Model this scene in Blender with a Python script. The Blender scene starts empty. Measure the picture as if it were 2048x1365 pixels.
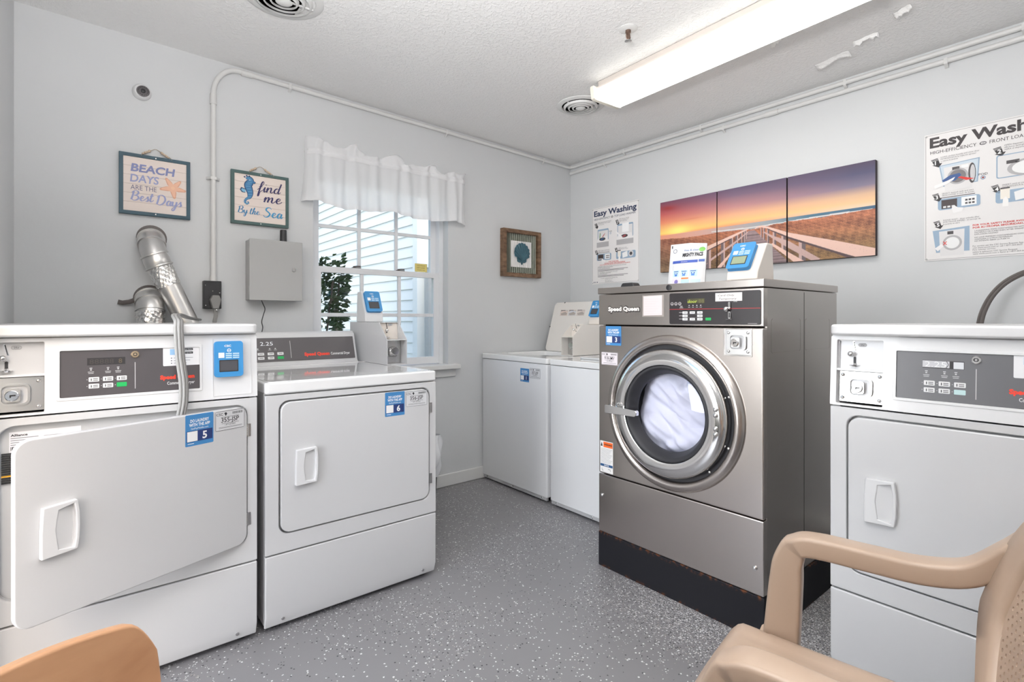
import bpy, bmesh, math, random
import numpy as np
from mathutils import Matrix, Vector, Euler

random.seed(7)
PI = math.pi
scene = bpy.context.scene
COL = scene.collection

# ------------------------------------------------------------------ camera, world, light, exposure
cam_d = bpy.data.cameras.new('camera')
cam_d.sensor_width = 36.0
cam_d.lens = 1041.0 / 2048.0 * 36.0
cam_d.shift_y = -44.5 / 2048.0
cam_d.clip_start = 0.02
cam = bpy.data.objects.new('camera', cam_d)
COL.objects.link(cam)
cam.location = (-2.990, -2.926, 1.10)
cam.rotation_euler = (PI / 2, 0, -math.atan2(0.6321, 0.7748))
scene.camera = cam

world = bpy.data.worlds.new('world')
scene.world = world
world.use_nodes = True
wn = world.node_tree
wn.nodes.clear()
w_out = wn.nodes.new('ShaderNodeOutputWorld')
w_bg = wn.nodes.new('ShaderNodeBackground')
w_sky = wn.nodes.new('ShaderNodeTexSky')
w_sky.sky_type = 'NISHITA'
w_sky.sun_disc = False
w_sky.sun_elevation = math.radians(38)
w_sky.sun_rotation = math.radians(200)
w_sky.air_density = 1.0
w_sky.dust_density = 2.5
w_bg.inputs['Strength'].default_value = 0.44
wn.links.new(w_sky.outputs['Color'], w_bg.inputs['Color'])
wn.links.new(w_bg.outputs['Background'], w_out.inputs['Surface'])

def area_light(name, loc, rot, sx, sy, power, color):
    d = bpy.data.lights.new(name, 'AREA')
    d.shape = 'RECTANGLE'; d.size = sx; d.size_y = sy
    d.energy = power; d.color = color
    o = bpy.data.objects.new(name, d); COL.objects.link(o)
    o.location = loc; o.rotation_euler = rot
    return o
# added side light, as daylight from an invented, unseen doorway in the west wall
dl_ = area_light('added_doorway_light', (-6.5, -1.70, 1.20), (0, 0, 0), 3.1, 2.1, 240, (0.975, 0.988, 1.0))
dl_.rotation_euler = Vector((1.0, 0.05, 0.0)).to_track_quat('-Z', 'Y').to_euler()
# assumed, unseen flash above the camera, added to fill the room off the ceiling
fl_ = area_light('added_bounce_flash', (-2.85, -2.55, 1.60), (0, 0, 0), 0.40, 0.40, 80, (1.0, 0.985, 0.975))
fl_.rotation_euler = Vector((0.05, 0.05, 0.99)).to_track_quat('-Z', 'Y').to_euler()
LAMP_STRENGTH = 13.0

scene.view_settings.view_transform = 'Standard'
scene.view_settings.look = 'None'
scene.view_settings.exposure = 0.0
scene.view_settings.gamma = 1.0
scene.view_settings.use_curve_mapping = False
scene.cycles.use_denoising = True
scene.cycles.max_bounces = 14
scene.cycles.diffuse_bounces = 10
scene.cycles.glossy_bounces = 6
scene.cycles.transparent_max_bounces = 12
scene.cycles.sample_clamp_indirect = 6.0

# ------------------------------------------------------------------ materials
def _mat(name):
    m = bpy.data.materials.new(name); m.use_nodes = True
    nt = m.node_tree
    return m, nt, nt.nodes['Principled BSDF']

def srgb(r, g, b):
    f = lambda c: (c / 255.0 / 12.92) if c <= 10.3 else ((c / 255.0 + 0.055) / 1.055) ** 2.4
    return (f(r), f(g), f(b))

def bump(nt, bsdf, scale, strength, dist=0.002, detail=3.0, kind='noise', stretch=None):
    tc = nt.nodes.new('ShaderNodeTexCoord')
    src = tc.outputs['Object']
    if stretch:
        mp = nt.nodes.new('ShaderNodeMapping'); mp.inputs['Scale'].default_value = stretch
        nt.links.new(src, mp.inputs['Vector']); src = mp.outputs['Vector']
    if kind == 'noise':
        t = nt.nodes.new('ShaderNodeTexNoise'); t.inputs['Detail'].default_value = detail
        h = t.outputs['Fac']
    else:
        t = nt.nodes.new('ShaderNodeTexVoronoi'); h = t.outputs['Distance']
    t.inputs['Scale'].default_value = scale
    nt.links.new(src, t.inputs['Vector'])
    b = nt.nodes.new('ShaderNodeBump'); b.inputs['Strength'].default_value = strength
    b.inputs['Distance'].default_value = dist
    nt.links.new(h, b.inputs['Height']); nt.links.new(b.outputs['Normal'], bsdf.inputs['Normal'])
    return t, b

def plain(name, rgb, rough=0.5, metal=0.0, var=0.03, vscale=6.0, spec=0.5, coat=0.0, bmp=None):
    m, nt, p = _mat(name)
    p.inputs['Roughness'].default_value = rough
    p.inputs['Metallic'].default_value = metal
    p.inputs['Specular IOR Level'].default_value = spec
    p.inputs['Coat Weight'].default_value = coat
    if var > 0:
        tc = nt.nodes.new('ShaderNodeTexCoord')
        n = nt.nodes.new('ShaderNodeTexNoise'); n.inputs['Scale'].default_value = vscale; n.inputs['Detail'].default_value = 4
        mx = nt.nodes.new('ShaderNodeMix'); mx.data_type = 'RGBA'
        mx.inputs['A'].default_value = (*[c * (1 - var) for c in rgb], 1)
        mx.inputs['B'].default_value = (*[min(1, c * (1 + var)) for c in rgb], 1)
        nt.links.new(tc.outputs['Object'], n.inputs['Vector'])
        nt.links.new(n.outputs['Fac'], mx.inputs['Factor'])
        nt.links.new(mx.outputs['Result'], p.inputs['Base Color'])
    else:
        p.inputs['Base Color'].default_value = (*rgb, 1)
    if bmp: bump(nt, p, *bmp)
    return m

_flat = {}
def flat(r, g, b, rough=0.55):
    k = (r, g, b, rough)
    if k not in _flat:
        m, nt, p = _mat('print_%02x%02x%02x' % (r, g, b))
        p.inputs['Base Color'].default_value = (*srgb(r, g, b), 1)
        p.inputs['Roughness'].default_value = rough
        _flat[k] = m
    return _flat[k]

def glow(name, rgb, strength):
    m, nt, p = _mat(name)
    p.inputs['Base Color'].default_value = (0.02, 0.02, 0.02, 1)
    p.inputs['Emission Color'].default_value = (*rgb, 1)
    p.inputs['Emission Strength'].default_value = strength
    return m

M = {}
M['wall'] = plain('wall_paint', (0.60, 0.61, 0.618), 0.55, var=0.035, vscale=2.2, bmp=(38, 0.12, 0.004, 5))
M['trim'] = plain('trim_paint', (0.70, 0.70, 0.69), 0.4, var=0.05, vscale=9)
M['conduit'] = plain('conduit_paint', (0.66, 0.655, 0.645), 0.4, var=0.05, vscale=20)
M['enamel'] = plain('white_enamel', (0.595, 0.595, 0.60), 0.22, var=0.01, vscale=3, coat=0.25)
M['fascia_lit'] = plain('white_fascia_lit', (0.73, 0.73, 0.735), 0.28, var=0.01, vscale=3, coat=0.2)  # dryer white lightened to paint in the stronger light on control panels and tops
M['enamel_washer'] = plain('white_washer_enamel', (0.77, 0.775, 0.785), 0.25, var=0.01, vscale=3, coat=0.2)
M['enamel_top'] = plain('white_porcelain', (0.80, 0.80, 0.80), 0.07, var=0.01, vscale=3, coat=0.5)
M['enamel_cream'] = plain('aged_white_enamel', (0.70, 0.67, 0.635), 0.3, var=0.02, vscale=5, coat=0.15)
M['plastic_white'] = plain('white_plastic', (0.69, 0.69, 0.695), 0.4, var=0.01)
M['plastic_cream'] = plain('cream_plastic', (0.74, 0.68, 0.62), 0.45, var=0.01)
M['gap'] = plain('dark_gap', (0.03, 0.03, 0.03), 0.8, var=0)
M['black'] = plain('black_plastic', (0.018, 0.018, 0.02), 0.45, var=0.1)
M['rubber'] = plain('black_rubber', (0.022, 0.022, 0.026), 0.55, var=0.1, vscale=20)
M['panel'] = plain('dark_panel', srgb(82, 78, 80), 0.32, var=0.02)
M['panel_l'] = plain('grey_panel', srgb(100, 100, 103), 0.32, var=0.02)
M['panel_k'] = plain('black_panel', srgb(44, 40, 42), 0.3, var=0.03)
M['greyplate'] = plain('satin_grey_plate', (0.56, 0.56, 0.57), 0.38, metal=0.25, var=0.03, vscale=15)
M['chrome'] = plain('chrome', (0.80, 0.79, 0.78), 0.12, metal=1.0, var=0.02)
M['zinc'] = plain('zinc_plate', (0.60, 0.595, 0.59), 0.27, metal=1.0, var=0.06, vscale=18)
M['brass'] = plain('brass', (0.72, 0.56, 0.38), 0.25, metal=1.0, var=0.03)
M['bronze'] = plain('dull_bronze', (0.20, 0.13, 0.10), 0.35, metal=0.8, var=0.1)
M['blue'] = plain('blue_plastic', srgb(56, 134, 190), 0.4, var=0.01)
M['screen'] = plain('grey_screen', srgb(74, 74, 78), 0.15, var=0.05)
M['galv'] = plain('galvanised_duct', (0.66, 0.65, 0.64), 0.33, metal=0.9, var=0.10, vscale=14)
M['boxgrey'] = plain('grey_box_paint', (0.40, 0.40, 0.395), 0.42, var=0.02)
M['cordgrey'] = plain('grey_cord', (0.20, 0.195, 0.19), 0.5, var=0.05)
M['cordbrown'] = plain('brown_cord', (0.10, 0.085, 0.08), 0.5, var=0.05)
M['beige'] = plain('beige_plastic', (0.405, 0.30, 0.225), 0.36, var=0.02, vscale=4)
M['vinyl'] = plain('window_vinyl', (0.78, 0.79, 0.81), 0.3, var=0.01)
M['siding'] = plain('white_siding', (0.84, 0.86, 0.87), 0.55, var=0.02, vscale=3)
M['postgrey'] = plain('grey_post', (0.45, 0.46, 0.47), 0.6, var=0.04)
M['ground'] = plain('ground', (0.16, 0.17, 0.12), 0.9, var=0.3, vscale=4)
M['leaf'] = plain('leaf_green', (0.035, 0.075, 0.018), 0.45, var=0.5, vscale=9)
M['stem'] = plain('bush_stem', (0.09, 0.06, 0.04), 0.8, var=0.2)
M['paper'] = plain('paper', (0.78, 0.76, 0.755), 0.6, var=0.01)
M['paperpink'] = plain('pink_paper', (0.74, 0.66, 0.65), 0.6, var=0.02)
M['bag'] = plain('bag_film', (0.75, 0.76, 0.78), 0.25, var=0.03)
M['rope'] = plain('jute', (0.36, 0.29, 0.21), 0.8, var=0.2, vscale=60)
M['bead'] = plain('wood_bead', (0.56, 0.44, 0.33), 0.6, var=0.1, vscale=40)
M['tealframe'] = plain('teal_wood', (0.028, 0.075, 0.105), 0.5, var=0.15, vscale=30)
M['greenframe'] = plain('green_wood', (0.055, 0.105, 0.10), 0.5, var=0.15, vscale=30)
M['signpink'] = plain('whitewashed_board', (0.75, 0.655, 0.60), 0.6, var=0.04, vscale=12)
M['shell'] = plain('teal_shell', (0.035, 0.105, 0.14), 0.45, var=0.25, vscale=40)
M['diffuser_trim'] = plain('cream_acrylic', (0.82, 0.78, 0.68), 0.3, var=0.01)
M['lamp_pan'] = plain('lamp_pan', (0.55, 0.50, 0.46), 0.4, var=0.03)

# brushed stainless
def steel_mat(name, rgb, rough):
    m, nt, p = _mat(name)
    p.inputs['Metallic'].default_value = 1.0
    tc = nt.nodes.new('ShaderNodeTexCoord')
    mp = nt.nodes.new('ShaderNodeMapping'); mp.inputs['Scale'].default_value = (90, 90, 1.2)
    n = nt.nodes.new('ShaderNodeTexNoise'); n.inputs['Scale'].default_value = 3; n.inputs['Detail'].default_value = 3
    nt.links.new(tc.outputs['Object'], mp.inputs['Vector']); nt.links.new(mp.outputs['Vector'], n.inputs['Vector'])
    r = nt.nodes.new('ShaderNodeMapRange')
    r.inputs['To Min'].default_value = rough - 0.012; r.inputs['To Max'].default_value = rough + 0.012
    nt.links.new(n.outputs['Fac'], r.inputs['Value']); nt.links.new(r.outputs['Result'], p.inputs['Roughness'])
    mx = nt.nodes.new('ShaderNodeMix'); mx.data_type = 'RGBA'
    mx.inputs['A'].default_value = (*[c * 0.98 for c in rgb], 1); mx.inputs['B'].default_value = (*[c * 1.02 for c in rgb], 1)
    nt.links.new(n.outputs['Fac'], mx.inputs['Factor']); nt.links.new(mx.outputs['Result'], p.inputs['Base Color'])
    b = nt.nodes.new('ShaderNodeBump'); b.inputs['Strength'].default_value = 0.03; b.inputs['Distance'].default_value = 0.0005
    nt.links.new(n.outputs['Fac'], b.inputs['Height']); nt.links.new(b.outputs['Normal'], p.inputs['Normal'])
    return m
M['steel'] = steel_mat('stainless_steel', (0.535, 0.49, 0.46), 0.25)
M['steel_side'] = steel_mat('stainless_side', (0.50, 0.465, 0.44), 0.24)

def base_mat():
    m, nt, p = _mat('black_base_rusty')
    tc = nt.nodes.new('ShaderNodeTexCoord')
    n = nt.nodes.new('ShaderNodeTexNoise'); n.inputs['Scale'].default_value = 55; n.inputs['Detail'].default_value = 6
    nt.links.new(tc.outputs['Object'], n.inputs['Vector'])
    sx = nt.nodes.new('ShaderNodeSeparateXYZ'); nt.links.new(tc.outputs['Object'], sx.inputs['Vector'])
    a = nt.nodes.new('ShaderNodeMath'); a.operation = 'SUBTRACT'; a.inputs[1].default_value = 0.075
    b = nt.nodes.new('ShaderNodeMath'); b.operation = 'ABSOLUTE'
    c = nt.nodes.new('ShaderNodeMapRange'); c.inputs['From Min'].default_value = 0.062; c.inputs['From Max'].default_value = 0.077
    nt.links.new(sx.outputs['Z'], a.inputs[0]); nt.links.new(a.outputs[0], b.inputs[0]); nt.links.new(b.outputs[0], c.inputs['Value'])
    r = nt.nodes.new('ShaderNodeMapRange'); r.inputs['From Min'].default_value = 0.50; r.inputs['From Max'].default_value = 0.66
    nt.links.new(n.outputs['Fac'], r.inputs['Value'])
    mu = nt.nodes.new('ShaderNodeMath'); mu.operation = 'MULTIPLY'
    nt.links.new(c.outputs['Result'], mu.inputs[0]); nt.links.new(r.outputs['Result'], mu.inputs[1])
    mx = nt.nodes.new('ShaderNodeMix'); mx.data_type = 'RGBA'
    mx.inputs['A'].default_value = (0.011, 0.011, 0.014, 1); mx.inputs['B'].default_value = (0.16, 0.055, 0.02, 1)
    nt.links.new(mu.outputs[0], mx.inputs['Factor']); nt.links.new(mx.outputs['Result'], p.inputs['Base Color'])
    p.inputs['Roughness'].default_value = 0.55; p.inputs['Specular IOR Level'].default_value = 0.2
    return m
M['base'] = base_mat()

def floor_mat():
    m, nt, p = _mat('speckled_epoxy_floor')
    L = nt.links.new
    tc = nt.nodes.new('ShaderNodeTexCoord')
    pos = tc.outputs['Object']
    n = nt.nodes.new('ShaderNodeTexNoise'); n.inputs['Scale'].default_value = 1.1; n.inputs['Detail'].default_value = 5
    L(pos, n.inputs['Vector'])
    base = nt.nodes.new('ShaderNodeMix'); base.data_type = 'RGBA'
    base.inputs['A'].default_value = (0.196, 0.190, 0.198, 1); base.inputs['B'].default_value = (0.228, 0.222, 0.231, 1)
    L(n.outputs['Fac'], base.inputs['Factor'])
    col = base.outputs['Result']
    # more flakes were cast along the foot of the big washer
    sx = nt.nodes.new('ShaderNodeSeparateXYZ'); L(pos, sx.inputs['Vector'])
    gx = nt.nodes.new('ShaderNodeMapRange'); gx.inputs['From Min'].default_value = -1.52; gx.inputs['From Max'].default_value = -1.25
    gx.inputs['To Min'].default_value = 0.0; gx.inputs['To Max'].default_value = 0.42
    L(sx.outputs['X'], gx.inputs['Value'])
    gy = nt.nodes.new('ShaderNodeMapRange'); gy.inputs['From Min'].default_value = -1.35; gy.inputs['From Max'].default_value = -1.75
    L(sx.outputs['Y'], gy.inputs['Value'])
    gm = nt.nodes.new('ShaderNodeMath'); gm.operation = 'MULTIPLY'
    L(gx.outputs['Result'], gm.inputs[0]); L(gy.outputs['Result'], gm.inputs[1])
    nd = nt.nodes.new('ShaderNodeTexNoise'); nd.inputs['Scale'].default_value = 2.6; nd.inputs['Detail'].default_value = 3
    L(pos, nd.inputs['Vector'])
    nm = nt.nodes.new('ShaderNodeMapRange'); nm.inputs['From Min'].default_value = 0.35; nm.inputs['From Max'].default_value = 0.75
    nm.inputs['To Min'].default_value = -0.03; nm.inputs['To Max'].default_value = 0.07
    L(nd.outputs['Fac'], nm.inputs['Value'])
    dens = nt.nodes.new('ShaderNodeMath'); dens.operation = 'ADD'
    L(gm.outputs[0], dens.inputs[0]); L(nm.outputs['Result'], dens.inputs[1])
    def layer(col, scale, off, size, thresh, rgb, metric='CHEBYCHEV'):
        mp = nt.nodes.new('ShaderNodeMapping'); mp.inputs['Location'].default_value = (off, off * 1.7, 0)
        mp.inputs['Rotation'].default_value = (0, 0, off)
        L(pos, mp.inputs['Vector'])
        v = nt.nodes.new('ShaderNodeTexVoronoi'); v.distance = metric; v.voronoi_dimensions = '2D'
        v.inputs['Scale'].default_value = scale
        L(mp.outputs['Vector'], v.inputs['Vector'])
        sc = nt.nodes.new('ShaderNodeSeparateColor'); L(v.outputs['Color'], sc.inputs['Color'])
        sz = nt.nodes.new('ShaderNodeMapRange'); sz.inputs['To Min'].default_value = size * 0.45; sz.inputs['To Max'].default_value = size
        L(sc.outputs['Green'], sz.inputs['Value'])
        inside = nt.nodes.new('ShaderNodeMath'); inside.operation = 'LESS_THAN'
        L(v.outputs['Distance'], inside.inputs[0]); L(sz.outputs['Result'], inside.inputs[1])
        th = nt.nodes.new('ShaderNodeMath'); th.operation = 'ADD'; th.inputs[1].default_value = thresh
        L(dens.outputs[0], th.inputs[0])
        pick = nt.nodes.new('ShaderNodeMath'); pick.operation = 'LESS_THAN'
        L(sc.outputs['Red'], pick.inputs[0]); L(th.outputs[0], pick.inputs[1])
        both = nt.nodes.new('ShaderNodeMath'); both.operation = 'MULTIPLY'
        L(inside.outputs[0], both.inputs[0]); L(pick.outputs[0], both.inputs[1])
        mx = nt.nodes.new('ShaderNodeMix'); mx.data_type = 'RGBA'
        L(both.outputs[0], mx.inputs['Factor']); L(col, mx.inputs['A'])
        mx.inputs['B'].default_value = (*rgb, 1)
        return mx.outputs['Result']
    col = layer(col, 130, 0.31, 0.36, 0.050, (0.03, 0.03, 0.035))
    col = layer(col, 150, 2.13, 0.33, 0.018, (0.42, 0.38, 0.35))
    col = layer(col, 120, 4.77, 0.36, 0.055, (0.72, 0.72, 0.72))
    col = layer(col, 210, 7.31, 0.40, 0.020, (0.62, 0.62, 0.63))
    L(col, p.inputs['Base Color'])
    r = nt.nodes.new('ShaderNodeMapRange'); r.inputs['To Min'].default_value = 0.28; r.inputs['To Max'].default_value = 0.48
    L(nd.outputs['Fac'], r.inputs['Value']); L(r.outputs['Result'], p.inputs['Roughness'])
    b = nt.nodes.new('ShaderNodeBump'); b.inputs['Strength'].default_value = 0.08; b.inputs['Distance'].default_value = 0.003
    n3 = nt.nodes.new('ShaderNodeTexNoise'); n3.inputs['Scale'].default_value = 30
    L(pos, n3.inputs['Vector']); L(n3.outputs['Fac'], b.inputs['Height']); L(b.outputs['Normal'], p.inputs['Normal'])
    return m
M['floor'] = floor_mat()

def ceiling_mat():
    m, nt, p = _mat('knockdown_ceiling')
    L = nt.links.new
    p.inputs['Roughness'].default_value = 0.45
    tc = nt.nodes.new('ShaderNodeTexCoord')
    n = nt.nodes.new('ShaderNodeTexNoise'); n.inputs['Scale'].default_value = 75; n.inputs['Detail'].default_value = 3
    n.inputs['Distortion'].default_value = 0.6
    L(tc.outputs['Object'], n.inputs['Vector'])
    r = nt.nodes.new('ShaderNodeMapRange'); r.inputs['From Min'].default_value = 0.47; r.inputs['From Max'].default_value = 0.62
    L(n.outputs['Fac'], r.inputs['Value'])
    b = nt.nodes.new('ShaderNodeBump'); b.inputs['Strength'].default_value = 0.38; b.inputs['Distance'].default_value = 0.004
    L(r.outputs['Result'], b.inputs['Height']); L(b.outputs['Normal'], p.inputs['Normal'])
    n2 = nt.nodes.new('ShaderNodeTexNoise'); n2.inputs['Scale'].default_value = 1.3; n2.inputs['Detail'].default_value = 5
    L(tc.outputs['Object'], n2.inputs['Vector'])
    mx = nt.nodes.new('ShaderNodeMix'); mx.data_type = 'RGBA'
    mx.inputs['A'].default_value = (0.79, 0.785, 0.775, 1); mx.inputs['B'].default_value = (0.86, 0.855, 0.85, 1)
    L(n2.outputs['Fac'], mx.inputs['Factor']); L(mx.outputs['Result'], p.inputs['Base Color'])
    return m
M['ceiling'] = ceiling_mat()

def wood_mat(name, a, b, scale, rough=0.4, stretch=(1, 1, 8)):
    m, nt, p = _mat(name)
    L = nt.links.new
    tc = nt.nodes.new('ShaderNodeTexCoord')
    mp = nt.nodes.new('ShaderNodeMapping'); mp.inputs['Scale'].default_value = stretch
    n = nt.nodes.new('ShaderNodeTexNoise'); n.inputs['Scale'].default_value = scale; n.inputs['Detail'].default_value = 6; n.inputs['Distortion'].default_value = 0.8
    L(tc.outputs['Object'], mp.inputs['Vector']); L(mp.outputs['Vector'], n.inputs['Vector'])
    r = nt.nodes.new('ShaderNodeValToRGB')
    r.color_ramp.elements[0].position = 0.3; r.color_ramp.elements[0].color = (*a, 1)
    r.color_ramp.elements[1].position = 0.72; r.color_ramp.elements[1].color = (*b, 1)
    L(n.outputs['Fac'], r.inputs['Fac']); L(r.outputs['Color'], p.inputs['Base Color'])
    p.inputs['Roughness'].default_value = rough
    return m
M['chairwood'] = wood_mat('maple_ply', (0.40, 0.195, 0.095), (0.60, 0.345, 0.19), 5, 0.38, (1.2, 1.2, 3))
M['framewood'] = wood_mat('barn_wood', (0.085, 0.045, 0.026), (0.26, 0.155, 0.09), 14, 0.7, (1, 1, 3))
M['corrugated'] = plain('weathered_corrugated_tin', (0.24, 0.25, 0.21), 0.45, metal=0.6, var=0.3, vscale=25)

def glass_mat(name, tint, gloss=0.05):
    m = bpy.data.materials.new(name); m.use_nodes = True
    nt = m.node_tree; nt.nodes.clear()
    o = nt.nodes.new('ShaderNodeOutputMaterial')
    t = nt.nodes.new('ShaderNodeBsdfTransparent'); t.inputs['Color'].default_value = (*tint, 1)
    g = nt.nodes.new('ShaderNodeBsdfGlossy'); g.inputs['Roughness'].default_value = 0.02
    lw_ = nt.nodes.new('ShaderNodeLayerWeight'); lw_.inputs['Blend'].default_value = 0.5
    pw = nt.nodes.new('ShaderNodeMath'); pw.operation = 'POWER'; pw.inputs[1].default_value = 4.0
    nt.links.new(lw_.outputs['Facing'], pw.inputs[0])
    lw = nt.nodes.new('ShaderNodeMath'); lw.operation = 'MULTIPLY_ADD'; lw.inputs[1].default_value = 0.6; lw.inputs[2].default_value = 0.03
    nt.links.new(pw.outputs[0], lw.inputs[0])
    mx = nt.nodes.new('ShaderNodeMixShader')
    nt.links.new(lw.outputs[0], mx.inputs['Fac'])
    nt.links.new(t.outputs['BSDF'], mx.inputs[1]); nt.links.new(g.outputs['BSDF'], mx.inputs[2])
    nt.links.new(mx.outputs['Shader'], o.inputs['Surface'])
    return m
M['glass'] = glass_mat('window_glass', (0.95, 0.98, 0.97))
M['doorglass'] = glass_mat('porthole_glass', (0.975, 0.98, 1.0))

def cloth_mat(name, rgb, trans, clear):
    m = bpy.data.materials.new(name); m.use_nodes = True
    nt = m.node_tree; nt.nodes.clear()
    o = nt.nodes.new('ShaderNodeOutputMaterial')
    d = nt.nodes.new('ShaderNodeBsdfDiffuse'); d.inputs['Color'].default_value = (*rgb, 1)
    t = nt.nodes.new('ShaderNodeBsdfTranslucent'); t.inputs['Color'].default_value = (*rgb, 1)
    c = nt.nodes.new('ShaderNodeBsdfTransparent')
    m1 = nt.nodes.new('ShaderNodeMixShader'); m1.inputs['Fac'].default_value = trans
    m2 = nt.nodes.new('ShaderNodeMixShader'); m2.inputs['Fac'].default_value = clear
    tc = nt.nodes.new('ShaderNodeTexCoord'); w = nt.nodes.new('ShaderNodeTexNoise'); w.inputs['Scale'].default_value = 400
    b = nt.nodes.new('ShaderNodeBump'); b.inputs['Strength'].default_value = 0.15; b.inputs['Distance'].default_value = 0.001
    nt.links.new(tc.outputs['Object'], w.inputs['Vector']); nt.links.new(w.outputs['Fac'], b.inputs['Height'])
    nt.links.new(b.outputs['Normal'], d.inputs['Normal'])
    nt.links.new(d.outputs['BSDF'], m1.inputs[1]); nt.links.new(t.outputs['BSDF'], m1.inputs[2])
    nt.links.new(m1.outputs['Shader'], m2.inputs[1]); nt.links.new(c.outputs['BSDF'], m2.inputs[2])
    nt.links.new(m2.outputs['Shader'], o.inputs['Surface'])
    return m
M['curtain'] = cloth_mat('sheer_white_cotton', (0.93, 0.93, 0.94), 0.36, 0.10)
M['laundry'] = plain('white_laundry', (0.80, 0.80, 0.90), 0.9, var=0.03, vscale=30, bmp=(60, 0.25, 0.004, 4))

def lens_mat():
    m, nt, p = _mat('lit_diffuser')
    L = nt.links.new
    tc = nt.nodes.new('ShaderNodeTexCoord'); sx = nt.nodes.new('ShaderNodeSeparateXYZ')
    L(tc.outputs['Object'], sx.inputs['Vector'])
    a = nt.nodes.new('ShaderNodeMath'); a.operation = 'ABSOLUTE'; L(sx.outputs['X'], a.inputs[0])
    # the two tubes sit 55 mm either side of the middle
    s = nt.nodes.new('ShaderNodeMath'); s.operation = 'SUBTRACT'; s.inputs[1].default_value = 0.052; L(a.outputs[0], s.inputs[0])
    b = nt.nodes.new('ShaderNodeMath'); b.operation = 'ABSOLUTE'; L(s.outputs[0], b.inputs[0])
    r = nt.nodes.new('ShaderNodeMapRange'); r.inputs['From Min'].default_value = 0.0; r.inputs['From Max'].default_value = 0.055
    r.inputs['To Min'].default_value = LAMP_STRENGTH * 1.35; r.inputs['To Max'].default_value = LAMP_STRENGTH * 0.045
    L(b.outputs[0], r.inputs['Value'])
    p.inputs['Base Color'].default_value = (0.8, 0.8, 0.76, 1)
    p.inputs['Roughness'].default_value = 0.3
    p.inputs['Emission Color'].default_value = (1.0, 0.985, 0.93, 1)
    L(r.outputs['Result'], p.inputs['Emission Strength'])
    return m
M['lens'] = lens_mat()

def vcol_mat(name):
    m, nt, p = _mat(name)
    a = nt.nodes.new('ShaderNodeVertexColor'); a.layer_name = 'print'
    nt.links.new(a.outputs['Color'], p.inputs['Base Color'])
    p.inputs['Roughness'].default_value = 0.6
    t, b = bump(nt, p, 500, 0.1, 0.0005)
    return m
M['canvas'] = vcol_mat('canvas_print')
M['canvas_edge'] = plain('canvas_edge', (0.03, 0.02, 0.025), 0.7, var=0.1)
def foil_mat():
    m, nt, p = _mat('foil_tape')
    p.inputs['Metallic'].default_value = 1.0; p.inputs['Roughness'].default_value = 0.22
    p.inputs['Base Color'].default_value = (0.85, 0.84, 0.82, 1)
    bump(nt, p, 42, 0.9, 0.006, 4)
    return m
M['foil'] = foil_mat()
M['lit_white'] = glow('lit_segment_white', (0.95, 0.97, 1.0), 0.9)
M['lit_green'] = glow('lit_segment_green', (0.62, 0.80, 0.05), 0.8)

# ------------------------------------------------------------------ mesh helpers
def rr(x0, x1, z0, z1, r, n=5):
    pts = []
    for cx, cz, a0 in ((x1 - r, z0 + r, -90), (x1 - r, z1 - r, 0), (x0 + r, z1 - r, 90), (x0 + r, z0 + r, 180)):
        for k in range(n + 1):
            a = math.radians(a0 + 90.0 * k / n)
            pts.append((cx + r * math.cos(a), cz + r * math.sin(a)))
    return pts

def circle(cx, cz, r, n=32, rz=None):
    rz = r if rz is None else rz
    return [(cx + r * math.cos(2 * PI * k / n), cz + rz * math.sin(2 * PI * k / n)) for k in range(n)]

def ax(axis, a, p):
    if axis == 'x': return (a, p[0], p[1])
    if axis == 'y': return (p[0], a, p[1])
    return (p[0], p[1], a)

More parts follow.
